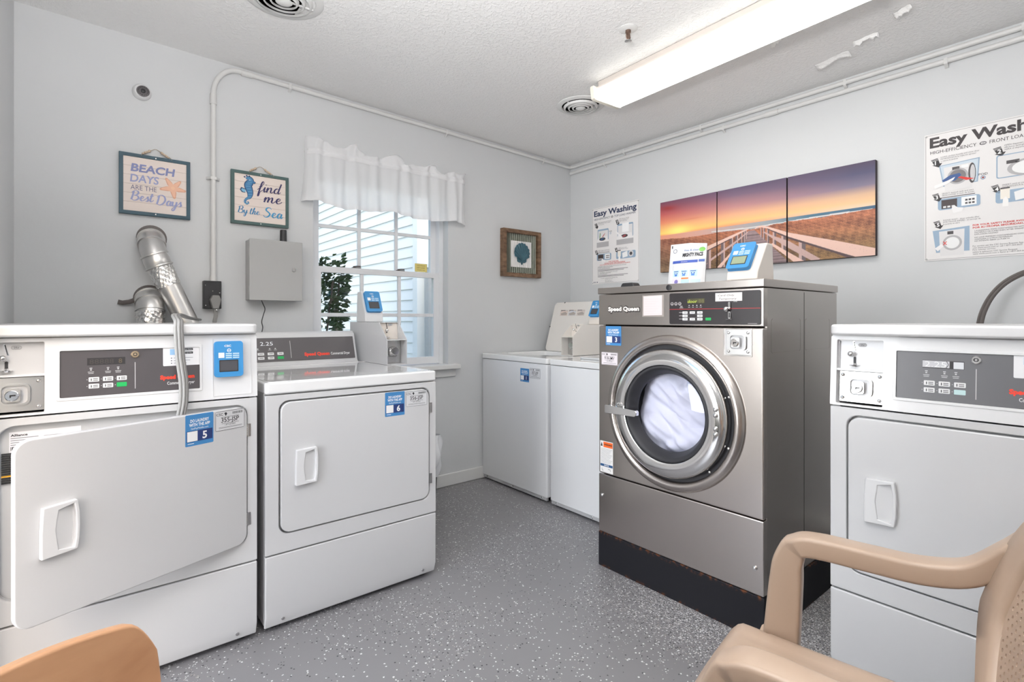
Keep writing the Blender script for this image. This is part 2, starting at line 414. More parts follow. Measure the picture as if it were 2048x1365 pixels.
class MB:
    def __init__(s):
        s.v = []; s.f = []; s.m = []; s.mats = []; s.M = Matrix.Identity(4)
    def mi(s, mat):
        mat = M[mat] if isinstance(mat, str) else mat
        if mat not in s.mats: s.mats.append(mat)
        return s.mats.index(mat)
    def add(s, verts, faces, mat):
        b = len(s.v); k = s.mi(mat)
        s.v += [tuple(s.M @ Vector(p)) for p in verts]
        s.f += [tuple(i + b for i in f) for f in faces]
        s.m += [k] * len(faces)
        return s
    def box(s, x0, x1, y0, y1, z0, z1, mat):
        v = [(x, y, z) for x in (x0, x1) for y in (y0, y1) for z in (z0, z1)]
        f = [(0, 1, 3, 2), (4, 6, 7, 5), (0, 4, 5, 1), (2, 3, 7, 6), (0, 2, 6, 4), (1, 5, 7, 3)]
        return s.add(v, f, mat)
    def prism(s, pts, a0, a1, axis, mat):
        n = len(pts)
        v = [ax(axis, a0, p) for p in pts] + [ax(axis, a1, p) for p in pts]
        f = [tuple(range(n)), tuple(range(2 * n - 1, n - 1, -1))]
        f += [(i, (i + 1) % n, n + (i + 1) % n, n + i) for i in range(n)]
        return s.add(v, f, mat)
    def ring(s, outer, inner, a0, a1, axis, mat):
        n = len(outer)
        v = [ax(axis, a, p) for a in (a0, a1) for pts in (outer, inner) for p in pts]
        f = []
        for i in range(n):
            j = (i + 1) % n
            f += [(i, j, n + j, n + i), (2 * n + i, 3 * n + i, 3 * n + j, 2 * n + j),
                  (i, 2 * n + i, 2 * n + j, j), (n + i, n + j, 3 * n + j, 3 * n + i)]
        return s.add(v, f, mat)
    def lathe(s, prof, mat, n=32, closed=False, c0=True, c1=True):
        # profile of (radius, height) about local z
        v = []; f = []
        for r, h in prof:
            for k in range(n):
                a = 2 * PI * k / n; v.append((r * math.cos(a), r * math.sin(a), h))
        m = len(prof)
        for i in range(m - 1 + (1 if closed else 0)):
            i2 = (i + 1) % m
            for k in range(n):
                k2 = (k + 1) % n
                f.append((i * n + k, i * n + k2, i2 * n + k2, i2 * n + k))
        if not closed:
            if c0: f.append(tuple(range(n - 1, -1, -1)))
            if c1: f.append(tuple(range((m - 1) * n, m * n)))
        return s.add(v, f, mat)
    def tube(s, path, r, mat, n=10, rect=None, up=None, caps=True, closed=False, rnd_=0.55):
        P = [Vector(p) for p in path]; N = len(P)
        prev = None; v = []; f = []
        for i, p in enumerate(P):
            if closed: t = (P[(i + 1) % N] - P[i - 1])
            else: t = (P[min(i + 1, N - 1)] - P[max(i - 1, 0)])
            t.normalize()
            if up is not None:
                a = Vector(up); a = (a - t * a.dot(t)).normalized()
            elif prev is None:
                a = Vector((0, 0, 1)) if abs(t.z) < 0.9 else Vector((1, 0, 0))
                a = (a - t * a.dot(t)).normalized()
            else:
                a = (prev - t * prev.dot(t)).normalized()
            prev = a; b = t.cross(a)
            rad = r[i] if isinstance(r, (list, tuple)) else r
            if rect:
                w, h = rect if not callable(rect) else rect(i / (N - 1))
                sec = rr(-w, w, -h, h, min(w, h) * rnd_, 3)
            else:
                sec = circle(0, 0, rad, n)
            for x, y in sec: v.append(p + a * x + b * y)
        k = len(v) // N
        for i in range(N - (0 if closed else 1)):
            i2 = (i + 1) % N
            for q in range(k):
                q2 = (q + 1) % k
                f.append((i * k + q, i * k + q2, i2 * k + q2, i2 * k + q))
        if caps and not closed:
            f.append(tuple(range(k - 1, -1, -1))); f.append(tuple(range((N - 1) * k, N * k)))
        return s.add([tuple(p) for p in v], f, mat)
    def grid(s, fn, nu, nv, mat, close_u=False):
        v = []; f = []
        for i in range(nu + (0 if close_u else 1)):
            for j in range(nv + 1): v.append(tuple(fn(i / nu, j / nv)))
        n = nu if close_u else nu + 1
        for i in range(nu):
            for j in range(nv):
                a = i * (nv + 1) + j; b = ((i + 1) % n) * (nv + 1) + j
                f.append((a, b, b + 1, a + 1))
        return s.add(v, f, mat)
    def ball(s, c, r, mat, n=14, m=8, sq=(1, 1, 1)):
        def fn(u, w):
            a = 2 * PI * u; b = PI * (w - 0.5)
            return (c[0] + r * sq[0] * math.cos(b) * math.cos(a), c[1] + r * sq[1] * math.cos(b) * math.sin(a), c[2] + r * sq[2] * math.sin(b))
        return s.grid(fn, n, m, mat, close_u=True)
    # flat print, drawn in x-z at y = -(layer)*EPS, facing -y
    EPS = 0.00035
    y0 = 0.0
    def _py(s, L): return s.y0 - L * s.EPS
    def poly(s, pts, mat, L=1):
        return s.add([(p[0], s._py(L), p[1]) for p in pts], [tuple(range(len(pts)))], mat)
    def rect(s, x0, x1, z0, z1, mat, L=1): return s.poly([(x0, z0), (x1, z0), (x1, z1), (x0, z1)], mat, L)
    def rrect(s, x0, x1, z0, z1, r, mat, L=1): return s.poly(rr(x0, x1, z0, z1, r, 4), mat, L)
    def disc(s, cx, cz, r, mat, L=1, n=20, rz=None): return s.poly(circle(cx, cz, r, n, rz), mat, L)
    def hoop(s, cx, cz, r, w, mat, L=1, n=24, rz=None):
        rz = r if rz is None else rz
        o = circle(cx, cz, r, n, rz); i = circle(cx, cz, r - w, n, rz - w)
        return s.add([(p[0], s._py(L), p[1]) for p in o + i], [(k, (k + 1) % n, n + (k + 1) % n, n + k) for k in range(n)], mat)
    def border(s, x0, x1, z0, z1, w, mat, L=1, r=0.0):
        o = rr(x0, x1, z0, z1, max(r, 1e-4), 3); i = rr(x0 + w, x1 - w, z0 + w, z1 - w, max(r - w, 1e-4), 3); n = len(o)
        return s.add([(p[0], s._py(L), p[1]) for p in o + i], [(k, (k + 1) % n, n + (k + 1) % n, n + k) for k in range(n)], mat)
    def line(s, pts, w, mat, L=1, lift=0.0):
        n = len(pts); V = []
        for i, p in enumerate(pts):
            a = pts[max(0, i - 1)]; b = pts[min(n - 1, i + 1)]
            dx, dz = b[0] - a[0], b[1] - a[1]; l = math.hypot(dx, dz) or 1
            ww = (w[i] if isinstance(w, (list, tuple)) else w) * 0.5
            y_ = s._py(L + lift * i); V += [(p[0] - dz / l * ww, y_, p[1] + dx / l * ww), (p[0] + dz / l * ww, y_, p[1] - dx / l * ww)]
        return s.add(V, [(2 * i, 2 * i + 1, 2 * i + 3, 2 * i + 2) for i in range(n - 1)], mat)
    def text(s, t, x, z, h, mat, L=2, w=None, bold=0.0, shear=0.0, align='L', rot=0.0, res=2):
        v, f, (bx0, bx1) = text_geo(t, bold, shear, res)
        sx = h if w is None else w / max(bx1 - bx0, 1e-6)
        W = (bx1 - bx0) * sx
        ox = {'L': 0, 'C': -W / 2, 'R': -W}[align]
        c, q = math.cos(rot), math.sin(rot)
        V = []
        for px, pz in v:
            a = (px - bx0) * sx + ox; b = pz * h
            V.append((x + a * c - b * q, s._py(L), z + a * q + b * c))
        return s.add(V, f, mat)
    def obj(s, name, parent=None, bev=0.0, seg=2, loc=None, rot=None, sharp=35, recalc=True, smooth=True, subsurf=0, solid=0.0, merge=False):
        me = bpy.data.meshes.new(name)
        me.from_pydata(s.v, [], s.f)
        for m in s.mats: me.materials.append(m)
        me.polygons.foreach_set('material_index', s.m)
        if recalc:
            bm = bmesh.new(); bm.from_mesh(me)
            if merge: bmesh.ops.remove_doubles(bm, verts=bm.verts, dist=2e-4)
            bmesh.ops.recalc_face_normals(bm, faces=bm.faces)
            bm.to_mesh(me); bm.free()
        if smooth:
            me.polygons.foreach_set('use_smooth', [True] * len(me.polygons))
            if bev <= 0: me.set_sharp_from_angle(angle=math.radians(sharp))
        me.update()
        o = bpy.data.objects.new(name, me); COL.objects.link(o)
        if parent is not None: o.parent = parent
        if loc is not None: o.location = loc
        if rot is not None: o.rotation_euler = rot
        if solid:
            md = o.modifiers.new('solid', 'SOLIDIFY'); md.thickness = solid; md.offset = 0
        if bev > 0:
            md = o.modifiers.new('bevel', 'BEVEL'); md.width = bev; md.segments = seg
            md.limit_method = 'ANGLE'; md.angle_limit = math.radians(40); md.harden_normals = True
        if subsurf:
            md = o.modifiers.new('sub', 'SUBSURF'); md.levels = subsurf; md.render_levels = subsurf
        return o

_tc = {}
def text_geo(t, bold, shear, res):
    k = (t, bold, shear, res)
    if k in _tc: return _tc[k]
    cu = bpy.data.curves.new('lettering', 'FONT'); cu.body = t
    cu.offset = bold; cu.shear = shear; cu.resolution_u = res; cu.size = 1.0
    ob = bpy.data.objects.new('lettering', cu); COL.objects.link(ob)
    bpy.context.view_layer.update()
    dg = bpy.context.evaluated_depsgraph_get()
    me = bpy.data.meshes.new_from_object(ob.evaluated_get(dg))
    CAP = 0.70
    v = [(p.co.x / CAP, p.co.y / CAP) for p in me.vertices]
    f = [tuple(p.vertices) for p in me.polygons]
    bpy.data.meshes.remove(me); bpy.data.objects.remove(ob); bpy.data.curves.remove(cu)
    xs = [p[0] for p in v] or [0, 1]
    _tc[k] = (v, f, (min(xs), max(xs)))
    return _tc[k]

def tag(o, label=None, cat=None, group=None, kind=None):
    if label: o['label'] = label
    if cat: o['category'] = cat
    if group: o['group'] = group
    if kind: o['kind'] = kind
    return o

def thing(name, label, cat, loc=(0, 0, 0), rotz=0.0, group=None):
    o = bpy.data.objects.new(name, None); COL.objects.link(o)
    o.empty_display_size = 0.1
    o.location = loc; o.rotation_euler = (0, 0, rotz)
    return tag(o, label, cat, group)

def spline(pts, k=6):
    if len(pts) < 3: return list(pts)
    P = [pts[0]] + list(pts) + [pts[-1]]; out = []
    dim = len(pts[0])
    for i in range(1, len(P) - 2):
        for q in range(k):
            t = q / k
            out.append(tuple(0.5 * (2 * P[i][d] + (P[i + 1][d] - P[i - 1][d]) * t + (2 * P[i - 1][d] - 5 * P[i][d] + 4 * P[i + 1][d] - P[i + 2][d]) * t * t
                                    + (3 * P[i][d] - P[i - 1][d] - 3 * P[i + 1][d] + P[i + 2][d]) * t ** 3) for d in range(dim)))
    out.append(tuple(pts[-1]))
    return out

# brush-script letters: (advance, strokes); baseline 0, x-height 1, ascender 2
GL = {
 'B': (1.75, [[(.35, 1.9), (.3, 1.0), (.15, .1)], [(.0, 1.6), (.5, 2.0), (1.1, 1.95), (1.3, 1.55), (1.0, 1.15), (.55, 1.02)], [(.55, 1.02), (1.2, .95), (1.5, .55), (1.2, .1), (.6, -.05), (.35, .2)]]),
 'D': (1.95, [[(.35, 1.9), (.32, 1.0), (.2, .1)], [(.0, 1.5), (.6, 2.0), (1.3, 1.8), (1.65, 1.1), (1.4, .35), (.8, -.05), (.2, .1)]]),
 'S': (1.6, [[(1.35, 1.7), (1.0, 2.0), (.5, 1.85), (.45, 1.4), (.9, 1.05), (1.25, .65), (1.0, .1), (.5, -.05), (.1, .3)]]),
 'e': (1.0, [[(-.05, .35), (.5, .55), (.72, .82), (.5, 1.0), (.22, .75), (.2, .3), (.45, .0), (.8, .12), (1.05, .4)]]),
 's': (.85, [[(-.1, .2), (.25, .6), (.5, 1.05), (.52, .75), (.68, .4), (.55, .05), (.2, .02)], [(.55, .05), (.75, .15), (.9, .35)]]),
 't': (.8, [[(.45, 1.75), (.3, .9), (.25, .3), (.45, .0), (.75, .2), (.9, .45)], [(.0, 1.2), (.4, 1.22), (.8, 1.3)]]),
 'a': (1.15, [[(.8, .85), (.5, 1.0), (.18, .65), (.2, .15), (.48, .0), (.75, .4), (.86, .95)], [(.86, .95), (.8, .3), (.95, .02), (1.2, .35)]]),
 'y': (1.1, [[(.1, .95), (.1, .3), (.35, .02), (.68, .35), (.85, .95)], [(.85, .95), (.78, .0), (.6, -.75), (.25, -.95), (.15, -.6), (.6, -.15), (1.15, .35)]]),
 'f': (.85, [[(-.05, .3), (.5, 1.1), (.75, 1.75), (.62, 2.05), (.42, 1.7), (.3, .5), (.2, -.8), (.35, -.85), (.42, -.2), (.55, .1), (.85, .35)], [(.1, .95), (.6, 1.0)]]),
 'i': (.5, [[(.0, .4), (.22, .98), (.18, .3), (.3, .0), (.55, .35)], [(.3, 1.5), (.36, 1.42)]]),
 'n': (1.2, [[(.0, .5), (.2, 1.0), (.2, .5), (.12, .0)], [(.12, .1), (.45, .85), (.72, 1.0), (.78, .6), (.75, .2), (.95, .0), (1.22, .35)]]),
 'd': (1.15, [[(.8, .85), (.5, 1.0), (.18, .65), (.2, .15), (.48, .0), (.75, .4), (.9, .95)], [(1.05, 2.05), (.9, 1.0), (.82, .3), (.95, .02), (1.2, .35)]]),
 'm': (1.75, [[(.0, .5), (.2, 1.0), (.2, .5), (.12, .0)], [(.12, .1), (.42, .85), (.65, 1.0), (.7, .6), (.62, .0)], [(.62, .1), (.95, .85), (1.2, 1.0), (1.25, .6), (1.22, .2), (1.45, .0), (1.75, .35)]]),
 'h': (1.15, [[(.0, .4), (.45, 1.4), (.5, 2.0), (.3, 1.6), (.2, .6), (.12, .0)], [(.12, .1), (.45, .85), (.7, 1.0), (.75, .6), (.72, .2), (.92, .0), (1.2, .35)]]),
 ' ': (.6, []),
}
def script_text(mb, t, x, z, sx, sz, w, mat, L=2, slant=0.18):
    cx = x; k_ = 0
    for ch in t:
        adv, st = GL[ch]
        for pts in st:
            q = spline(pts, 5)
            Q = [(cx + (p[0] + slant * p[1]) * sx, z + p[1] * sz) for p in q]
            ws = []
            for i in range(len(Q)):
                a = Q[max(0, i - 1)]; b = Q[min(len(Q) - 1, i + 1)]
                l = math.hypot(b[0] - a[0], b[1] - a[1]) or 1
                ws.append(w * (0.5 + 0.75 * max(0, (a[1] - b[1]) / l)))
            mb.line(Q, ws, mat, L + .5 * k_, .05); k_ = (k_ + 1) % 8
        cx += adv * sx
    return cx

# ------------------------------------------------------------------ the room
XW, YS, ZC, SL = -3.222, -4.30, 2.325, 0.022      # west wall, south wall, ceiling height at the east wall, its rise westwards
def ceil_z(x): return ZC - SL * x

def structure(o): o['kind'] = 'structure'; return o

m = MB(); m.box(XW - .15, 0.15, YS - 1.2, 0.2, -0.10, 0.0, 'floor'); structure(m.obj('floor'))

ceiling = MB()
ceiling.add([(XW - .2, YS - .2, ceil_z(XW - .2)), (.2, YS - .2, ceil_z(.2)), (.2, .2, ceil_z(.2)), (XW - .2, .2, ceil_z(XW - .2)),
             (XW - .2, YS - .2, 2.6), (.2, YS - .2, 2.6), (.2, .2, 2.6), (XW - .2, .2, 2.6)],
            [(0, 1, 2, 3), (4, 5, 6, 7), (0, 1, 5, 4), (1, 2, 6, 5), (2, 3, 7, 6), (3, 0, 4, 7)], 'ceiling')
ceiling = structure(ceiling.obj('ceiling'))
# curling flakes of ceiling paint
for fx, fy, ang, ln, wd in ((-.275, -1.975, 1.35, .16, .030), (-.62, -1.87, 1.1, .07, .012), (-.36, -2.14, 1.5, .10, .012), (-.48, -2.30, 1.2, .07, .018)):
    f = MB()
    rnd = random.Random(int(fx * 1000))
    jag = [rnd.uniform(.6, 1.0) for _ in range(9)]
    def fl(u, v, jag=jag, ln=ln, wd=wd):
        e = jag[int(u * 8)]
        return ((u - .5) * ln, v * wd * e, -.001 - .024 * (v * e) ** 1.5 - .003 * math.sin(u * 7))
    f.grid(fl, 8, 4, 'ceiling')
    f.obj('paint_flake', ceiling, loc=(fx, fy, ceil_z(fx)), rot=(0, 0, ang + PI), solid=.0015)

WX0, WX1, WZ0, WZ1 = -2.023, -1.147, 0.800, 1.960     # window opening
w = MB()
def wall_with_hole(w, x0, x1, z0, z1, hx0, hx1, hz0, hz1, y0, y1, mat):
    w.ring([(x0, z0), (x1, z0), (x1, z1), (x0, z1)], [(hx0, hz0), (hx1, hz0), (hx1, hz1), (hx0, hz1)], y0, y1, 'y', mat)
wall_with_hole(w, XW - .15, .15, 0, 2.5, WX0, WX1, WZ0, WZ1, 0.0, 0.16, 'wall')
structure(w.obj('wall_north'))
w = MB(); w.box(0, .15, YS, 0.0, 0, 2.45, 'wall'); structure(w.obj('wall_east'))
w = MB()
w.ring([(YS, 0), (0, 0), (0, 2.5), (YS, 2.5)], [(-1.96, .002), (-1.08, .002), (-1.08, 2.08), (-1.96, 2.08)], XW - .15, XW, 'x', 'wall'); structure(w.obj('wall_west'))
w = MB(); w.box(XW, 0, YS - .14, YS, 0, 2.5, 'wall'); structure(w.obj('wall_south'))
d = MB(); d.ring([(-2.02, 0), (-1.02, 0), (-1.02, 2.14), (-2.02, 2.14)], [(-1.96, .0), (-1.08, .0), (-1.08, 2.08), (-1.96, 2.08)], XW, XW + .018, 'x', 'trim')
structure(d.obj('added_door_1', bev=.003))  # unseen door trim, added with the doorway opening that lets in side light
m = MB(); m.box(XW + .001, -.001, -.016, 0, 0, .082, 'trim'); structure(m.obj('baseboard_north', bev=.006))
m = MB(); m.box(-.016, 0, YS, -.02, 0, .082, 'trim'); structure(m.obj('baseboard_east', bev=.006))

# ------------------------------------------------------------------ window
win = bpy.data.objects.new('window_1', None); COL.objects.link(win); structure(win)
m = MB(); m.ring(rr(WX0, WX1, WZ0, WZ1, .001, 1), rr(WX0 + .028, WX1 - .030, WZ0 + .002, WZ1 - .03, .001, 1), .062, .16, 'y', 'vinyl'); m.obj('window_frame', win, bev=.002)
def sash(z0, z1, y, brail, trail, x0, x1, st, mz):
    fr = MB()
    fr.ring(rr(x0, x1, z0, z1, .001, 1), rr(x0 + st, x1 - st, z0 + brail, z1 - trail, .001, 1), y, y + .030, 'y', 'vinyl')
    s_ = fr.obj('sash', win, bev=.003)
    gx0, gx1, gz0, gz1 = x0 + st, x1 - st, z0 + brail, z1 - trail
    vx = [gx0 + (gx1 - gx0) / 3, gx0 + (gx1 - gx0) * 2 / 3]
    for x in vx:
        mm = MB(); mm.box(x - .0115, x + .0115, y + .006, y + .020, gz0 - .002, gz1 + .002, 'vinyl'); mm.obj('muntin', s_, bev=.003)
    mm = MB(); mm.box(gx0 - .002, gx1 + .002, y + .007, y + .019, mz - .011, mz + .011, 'vinyl'); mm.obj('muntin', s_, bev=.003)
    ex = [gx0] + vx + [gx1]; ez = [gz0, mz, gz1]
    for i in range(3):
        for j in range(2):
            g = MB(); g.box(ex[i], ex[i + 1], y + .012, y + .014, ez[j], ez[j + 1], 'glass'); g.obj('pane', s_, smooth=False)
    return s_
lower = sash(.806, 1.402, .066, .045, .034, -1.995, -1.176, .040, 1.123)
upper = sash(1.372, 1.935, .108, .030, .030, -1.995, -1.176, .040, 1.642)
for x in (-1.74, -1.45):
    k = MB(); k.box(-.026, .026, .0, .02, 0, .006, 'cordbrown'); k.tube([(-.02, .010, .009), (.0, .004, .012), (.022, -.004, .012)], .004, 'cordbrown', 8)
    k.obj('sash_lock', lower, loc=(x, .074, 1.402))
y = MB(); y.y0 = .105
y.rect(-1.335, -1.245, 1.408, 1.462, flat(222, 205, 122), 0); y.border(-1.335, -1.245, 1.408, 1.462, .002, flat(170, 158, 90), 1)
for i, tx in enumerate(('CAUTION', 'KEEP CLOSED', 'THANK YOU')):
    y.text(tx, -1.29, 1.445 - i * .014, .007, flat(140, 128, 80), 1, align='C', w=.06, bold=.02)
y.obj('window_sticker', upper, recalc=False)
m = MB(); m.box(WX0 - .06, WX1 + .062, -.062, .064, .772, .802, 'trim'); m.obj('sill', win, bev=.005)
m = MB(); m.box(WX0 - .04, WX1 + .05, -.018, 0, .720, .7705, 'trim'); m.obj('apron', win, bev=.004)

# ------------------------------------------------------------------ printed stickers and fittings shared by the machines
WHITE = flat(240, 240, 240); INK = flat(38, 38, 42); NAVY = flat(34, 54, 108); SKY = flat(62, 128, 184); RED = flat(226, 62, 40)
def app_sticker(num, w=.086, h=.096):
    a = MB(); a.rrect(-w / 2, w / 2, -h / 2, h / 2, .003, SKY, 1)
    a.text('DO LAUNDRY', 0, h * .25, h * .095, WHITE, 2, w=w * .66, bold=.03, align='C')
    a.text('WITH THE APP', 0, h * .12, h * .095, WHITE, 2, w=w * .74, bold=.03, align='C')
    a.text('GetPayMobile.com', 0, h * .02, h * .06, WHITE, 2, w=w * .62, align='C')
    a.rect(-w * .46, w * .46, -h * .37, -h * .02, NAVY, 2)
    a.rect(-w * .44, -w * .08, -h * .355, -h * .035, WHITE, 3)
    a.text(num, w * .18, -h * .31, h * .23, WHITE, 3, bold=.03, align='C')
    a.rect(-w * .42, -w * .2, -h * .435, -h * .415, WHITE, 2)
    return a
def id_sticker(code, w=.100, h=.064, dark=False):
    bg = flat(214, 214, 216) if not dark else flat(226, 218, 222)
    a = MB(); a.rrect(-w / 2, w / 2, -h / 2, h / 2, .004, bg, 1)
    a.border(-w / 2 + .001, w / 2 - .001, -h / 2 + .001, h / 2 - .001, .0011, INK, 2, .004)
    a.text('CSC', -w * .46, h * .27, h * .13, INK, 2, w=w * .22, bold=.01)
    a.poly([(-w * .2, h * .38), (-w * .14, h * .42), (-w * .1, h * .34), (-w * .15, h * .22)], INK, 2)
    x = w * .08
    for i in range(17):
        b = [.9, .5, .7, 1.1][i % 4] * w * .012
        a.rect(x, x + b, h * .28, h * .40, INK, 2); x += b + w * .011
    a.rect(-w * .3, w * .3, h * .175, h * .19, INK, 2)
    a.text(code, 0, -h * .08, h * .235, INK, 2, w=w * .60, bold=.008, align='C')
    a.rect(-w * .28, w * .3, -h * .15, -h * .135, INK, 2)
    a.text('1-877-264-6622', 0, -h * .25, h * .075, INK, 2, w=w * .36, align='C')
    a.rect(-w * .38, w * .4, -h * .335, -h * .322, INK, 2); a.rect(-w * .38, w * .4, -h * .375, -h * .365, INK, 2)
    return a

def reader_mesh(lit=False):
    # blue contactless reader; face towards -y, centred
    a = MB(); w, h = .080, .113
    a.prism(rr(-w / 2, w / 2, -h / 2, h / 2, .008, 4), -.016, 0.0, 'y', 'blue')
    a.y0 = -.0163
    a.rrect(-.029, .027, -.042, -.003, .002, 'black', 0)
    a.rect(-.026, .024, -.039, -.006, M['screen'] if not lit else flat(138, 150, 122), 1)
    a.text('CSC', -.004, .040, .006, WHITE, 1, w=.02, bold=.03, align='C')
    a.hoop(.0, .028, .006, .0016, WHITE, 1, 14); a.rect(-.004, .004, .027, .029, WHITE, 1)
    a.rect(-.031, -.014, .004, .021, WHITE, 1)
    for z in (.019, .0125, .006):
        a.rect(-.010, .008, z - .0035, z, flat(196, 222, 240), 1); a.rect(.011, .030, z - .0035, z, flat(196, 222, 240), 1)
    return a

def coin_slide():
    # knob on a short lever, the coin slot above and the return plunger below; face towards -y at y = 0
    a = MB()
    a.y0 = 0
    a.poly([(-.004, .040), (.0, .041), (.008, .010), (.004, .009)], 'chrome', 1)
    a.poly([(-.002, .039), (.0005, .0395), (.006, .011), (.004, .0105)], 'black', 2)
    a.ball((-.004, -.016, .002), .0085, 'chrome')
    a.tube([(-.002, .0, -.002), (-.004, -.014, .002)], .003, 'chrome')
    a.rrect(-.001, .006, -.030, -.006, .003, 'black', 2)
    a.tube([(.003, -.003, -.028), (.003, -.012, -.034)], .004, 'chrome')
    a.lathe_at((.003, -.008, -.034), [(.001, .0), (.012, .001), (.013, .003), (.008, .004), (.001, .004)], 'chrome')
    a.rrect(.011, .033, .025, .036, .0055, flat(150, 150, 150), 1); a.rrect(.012, .032, .026, .035, .0045, flat(176, 176, 178), 2)
    a.text('25¢', .022, .0285, .0042, INK, 3, w=.010, align='C')
    return a
def lathe_at(s, c, prof, mat, n=20, axis='z'):
    old = s.M
    R = {'z': Matrix.Identity(4), 'y': Matrix.Rotation(PI / 2, 4, 'X'), 'x': Matrix.Rotation(PI / 2, 4, 'Y')}[axis]
    s.M = old @ Matrix.Translation(c) @ R
    s.lathe(prof, mat, n); s.M = old
    return s
MB.lathe_at = lathe_at

def coin_lock(w=.098, h=.092, bolts=True):
    # chrome vault door with square key cup; facing -y
    a = MB()
    a.prism(rr(-w / 2, w / 2, -h / 2, h / 2, .002, 2), -.002, 0, 'y', 'zinc')
    if bolts:
        for sx in (-1, 1):
            for sz in (-1, 1):
                a.lathe_at((sx * (w / 2 - .011), -.002, sz * (h / 2 - .011)), [(.0055, 0), (.0052, .002), (.003, .0045), (.0008, .005)], 'chrome', 14, 'y')
    a.ring(rr(-.031, .031, -.029, .029, .014), rr(-.026, .026, -.024, .024, .011), -.009, -.001, 'y', 'zinc')
    a.prism(rr(-.026, .026, -.024, .024, .011), -.0025, -.0005, 'y', 'greyplate')
    a.prism(rr(-.020, .012, -.019, .017, .006), -.016, -.002, 'y', 'zinc')
    a.lathe_at((-.005, -.016, -.002), [(.0145, 0), (.0145, .003), (.0125, .0045), (.004, .0045)], 'chrome', 24, 'y')
    a.y0 = -.0206
    a.rrect(-.009, .003, -.0035, .0005, .0008, 'black', 1); a.rect(-.009, -.006, -.007, 0, 'black', 1)
    return a

def door_handle():
    # moulded white pull; scoop open to the right
    w, h = .074, .132
    a = MB()
    o = [(-w / 2, -h / 2), (w / 2, -h / 2 + .004), (w / 2 + .004, -h / 4), (w / 2 + .005, 0), (w / 2 + .004, h / 4), (w / 2, h / 2 - .002), (-w / 2 + .003, h / 2 - .006), (-w / 2, 0)]
    i = [(-.002, -h / 2 + .015), (w / 2 - .008, -h / 2 + .010), (w / 2 - .004, -h / 4), (w / 2 - .003, 0), (w / 2 - .004, h / 4), (w / 2 - .008, h / 2 - .010), (-.002, h / 2 - .018), (-.008, 0)]
    a.ring(o, i, -.016, 0.0, 'y', 'plastic_white')
    a.add([(p[0], -.014 if k in (0, 6, 7) else -.002, p[1]) for k, p in enumerate(i)], [tuple(range(8))], 'plastic_white')
    a.add([(-.008, .000, -h / 2 + .012), (w / 2 - .002, -.003, -h / 2 + .008), (w / 2 - .002, -.003, h / 2 - .008), (-.008, .0, h / 2 - .012)], [(0, 1, 2, 3)], 'plastic_white')
    return a

def hinge():
    a = MB(); a.tube([(0, 0, -.021), (0, 0, .021)], .0038, 'zinc', 10)
    a.box(-.001, .010, -.001, .001, -.021, .021, 'zinc'); return a

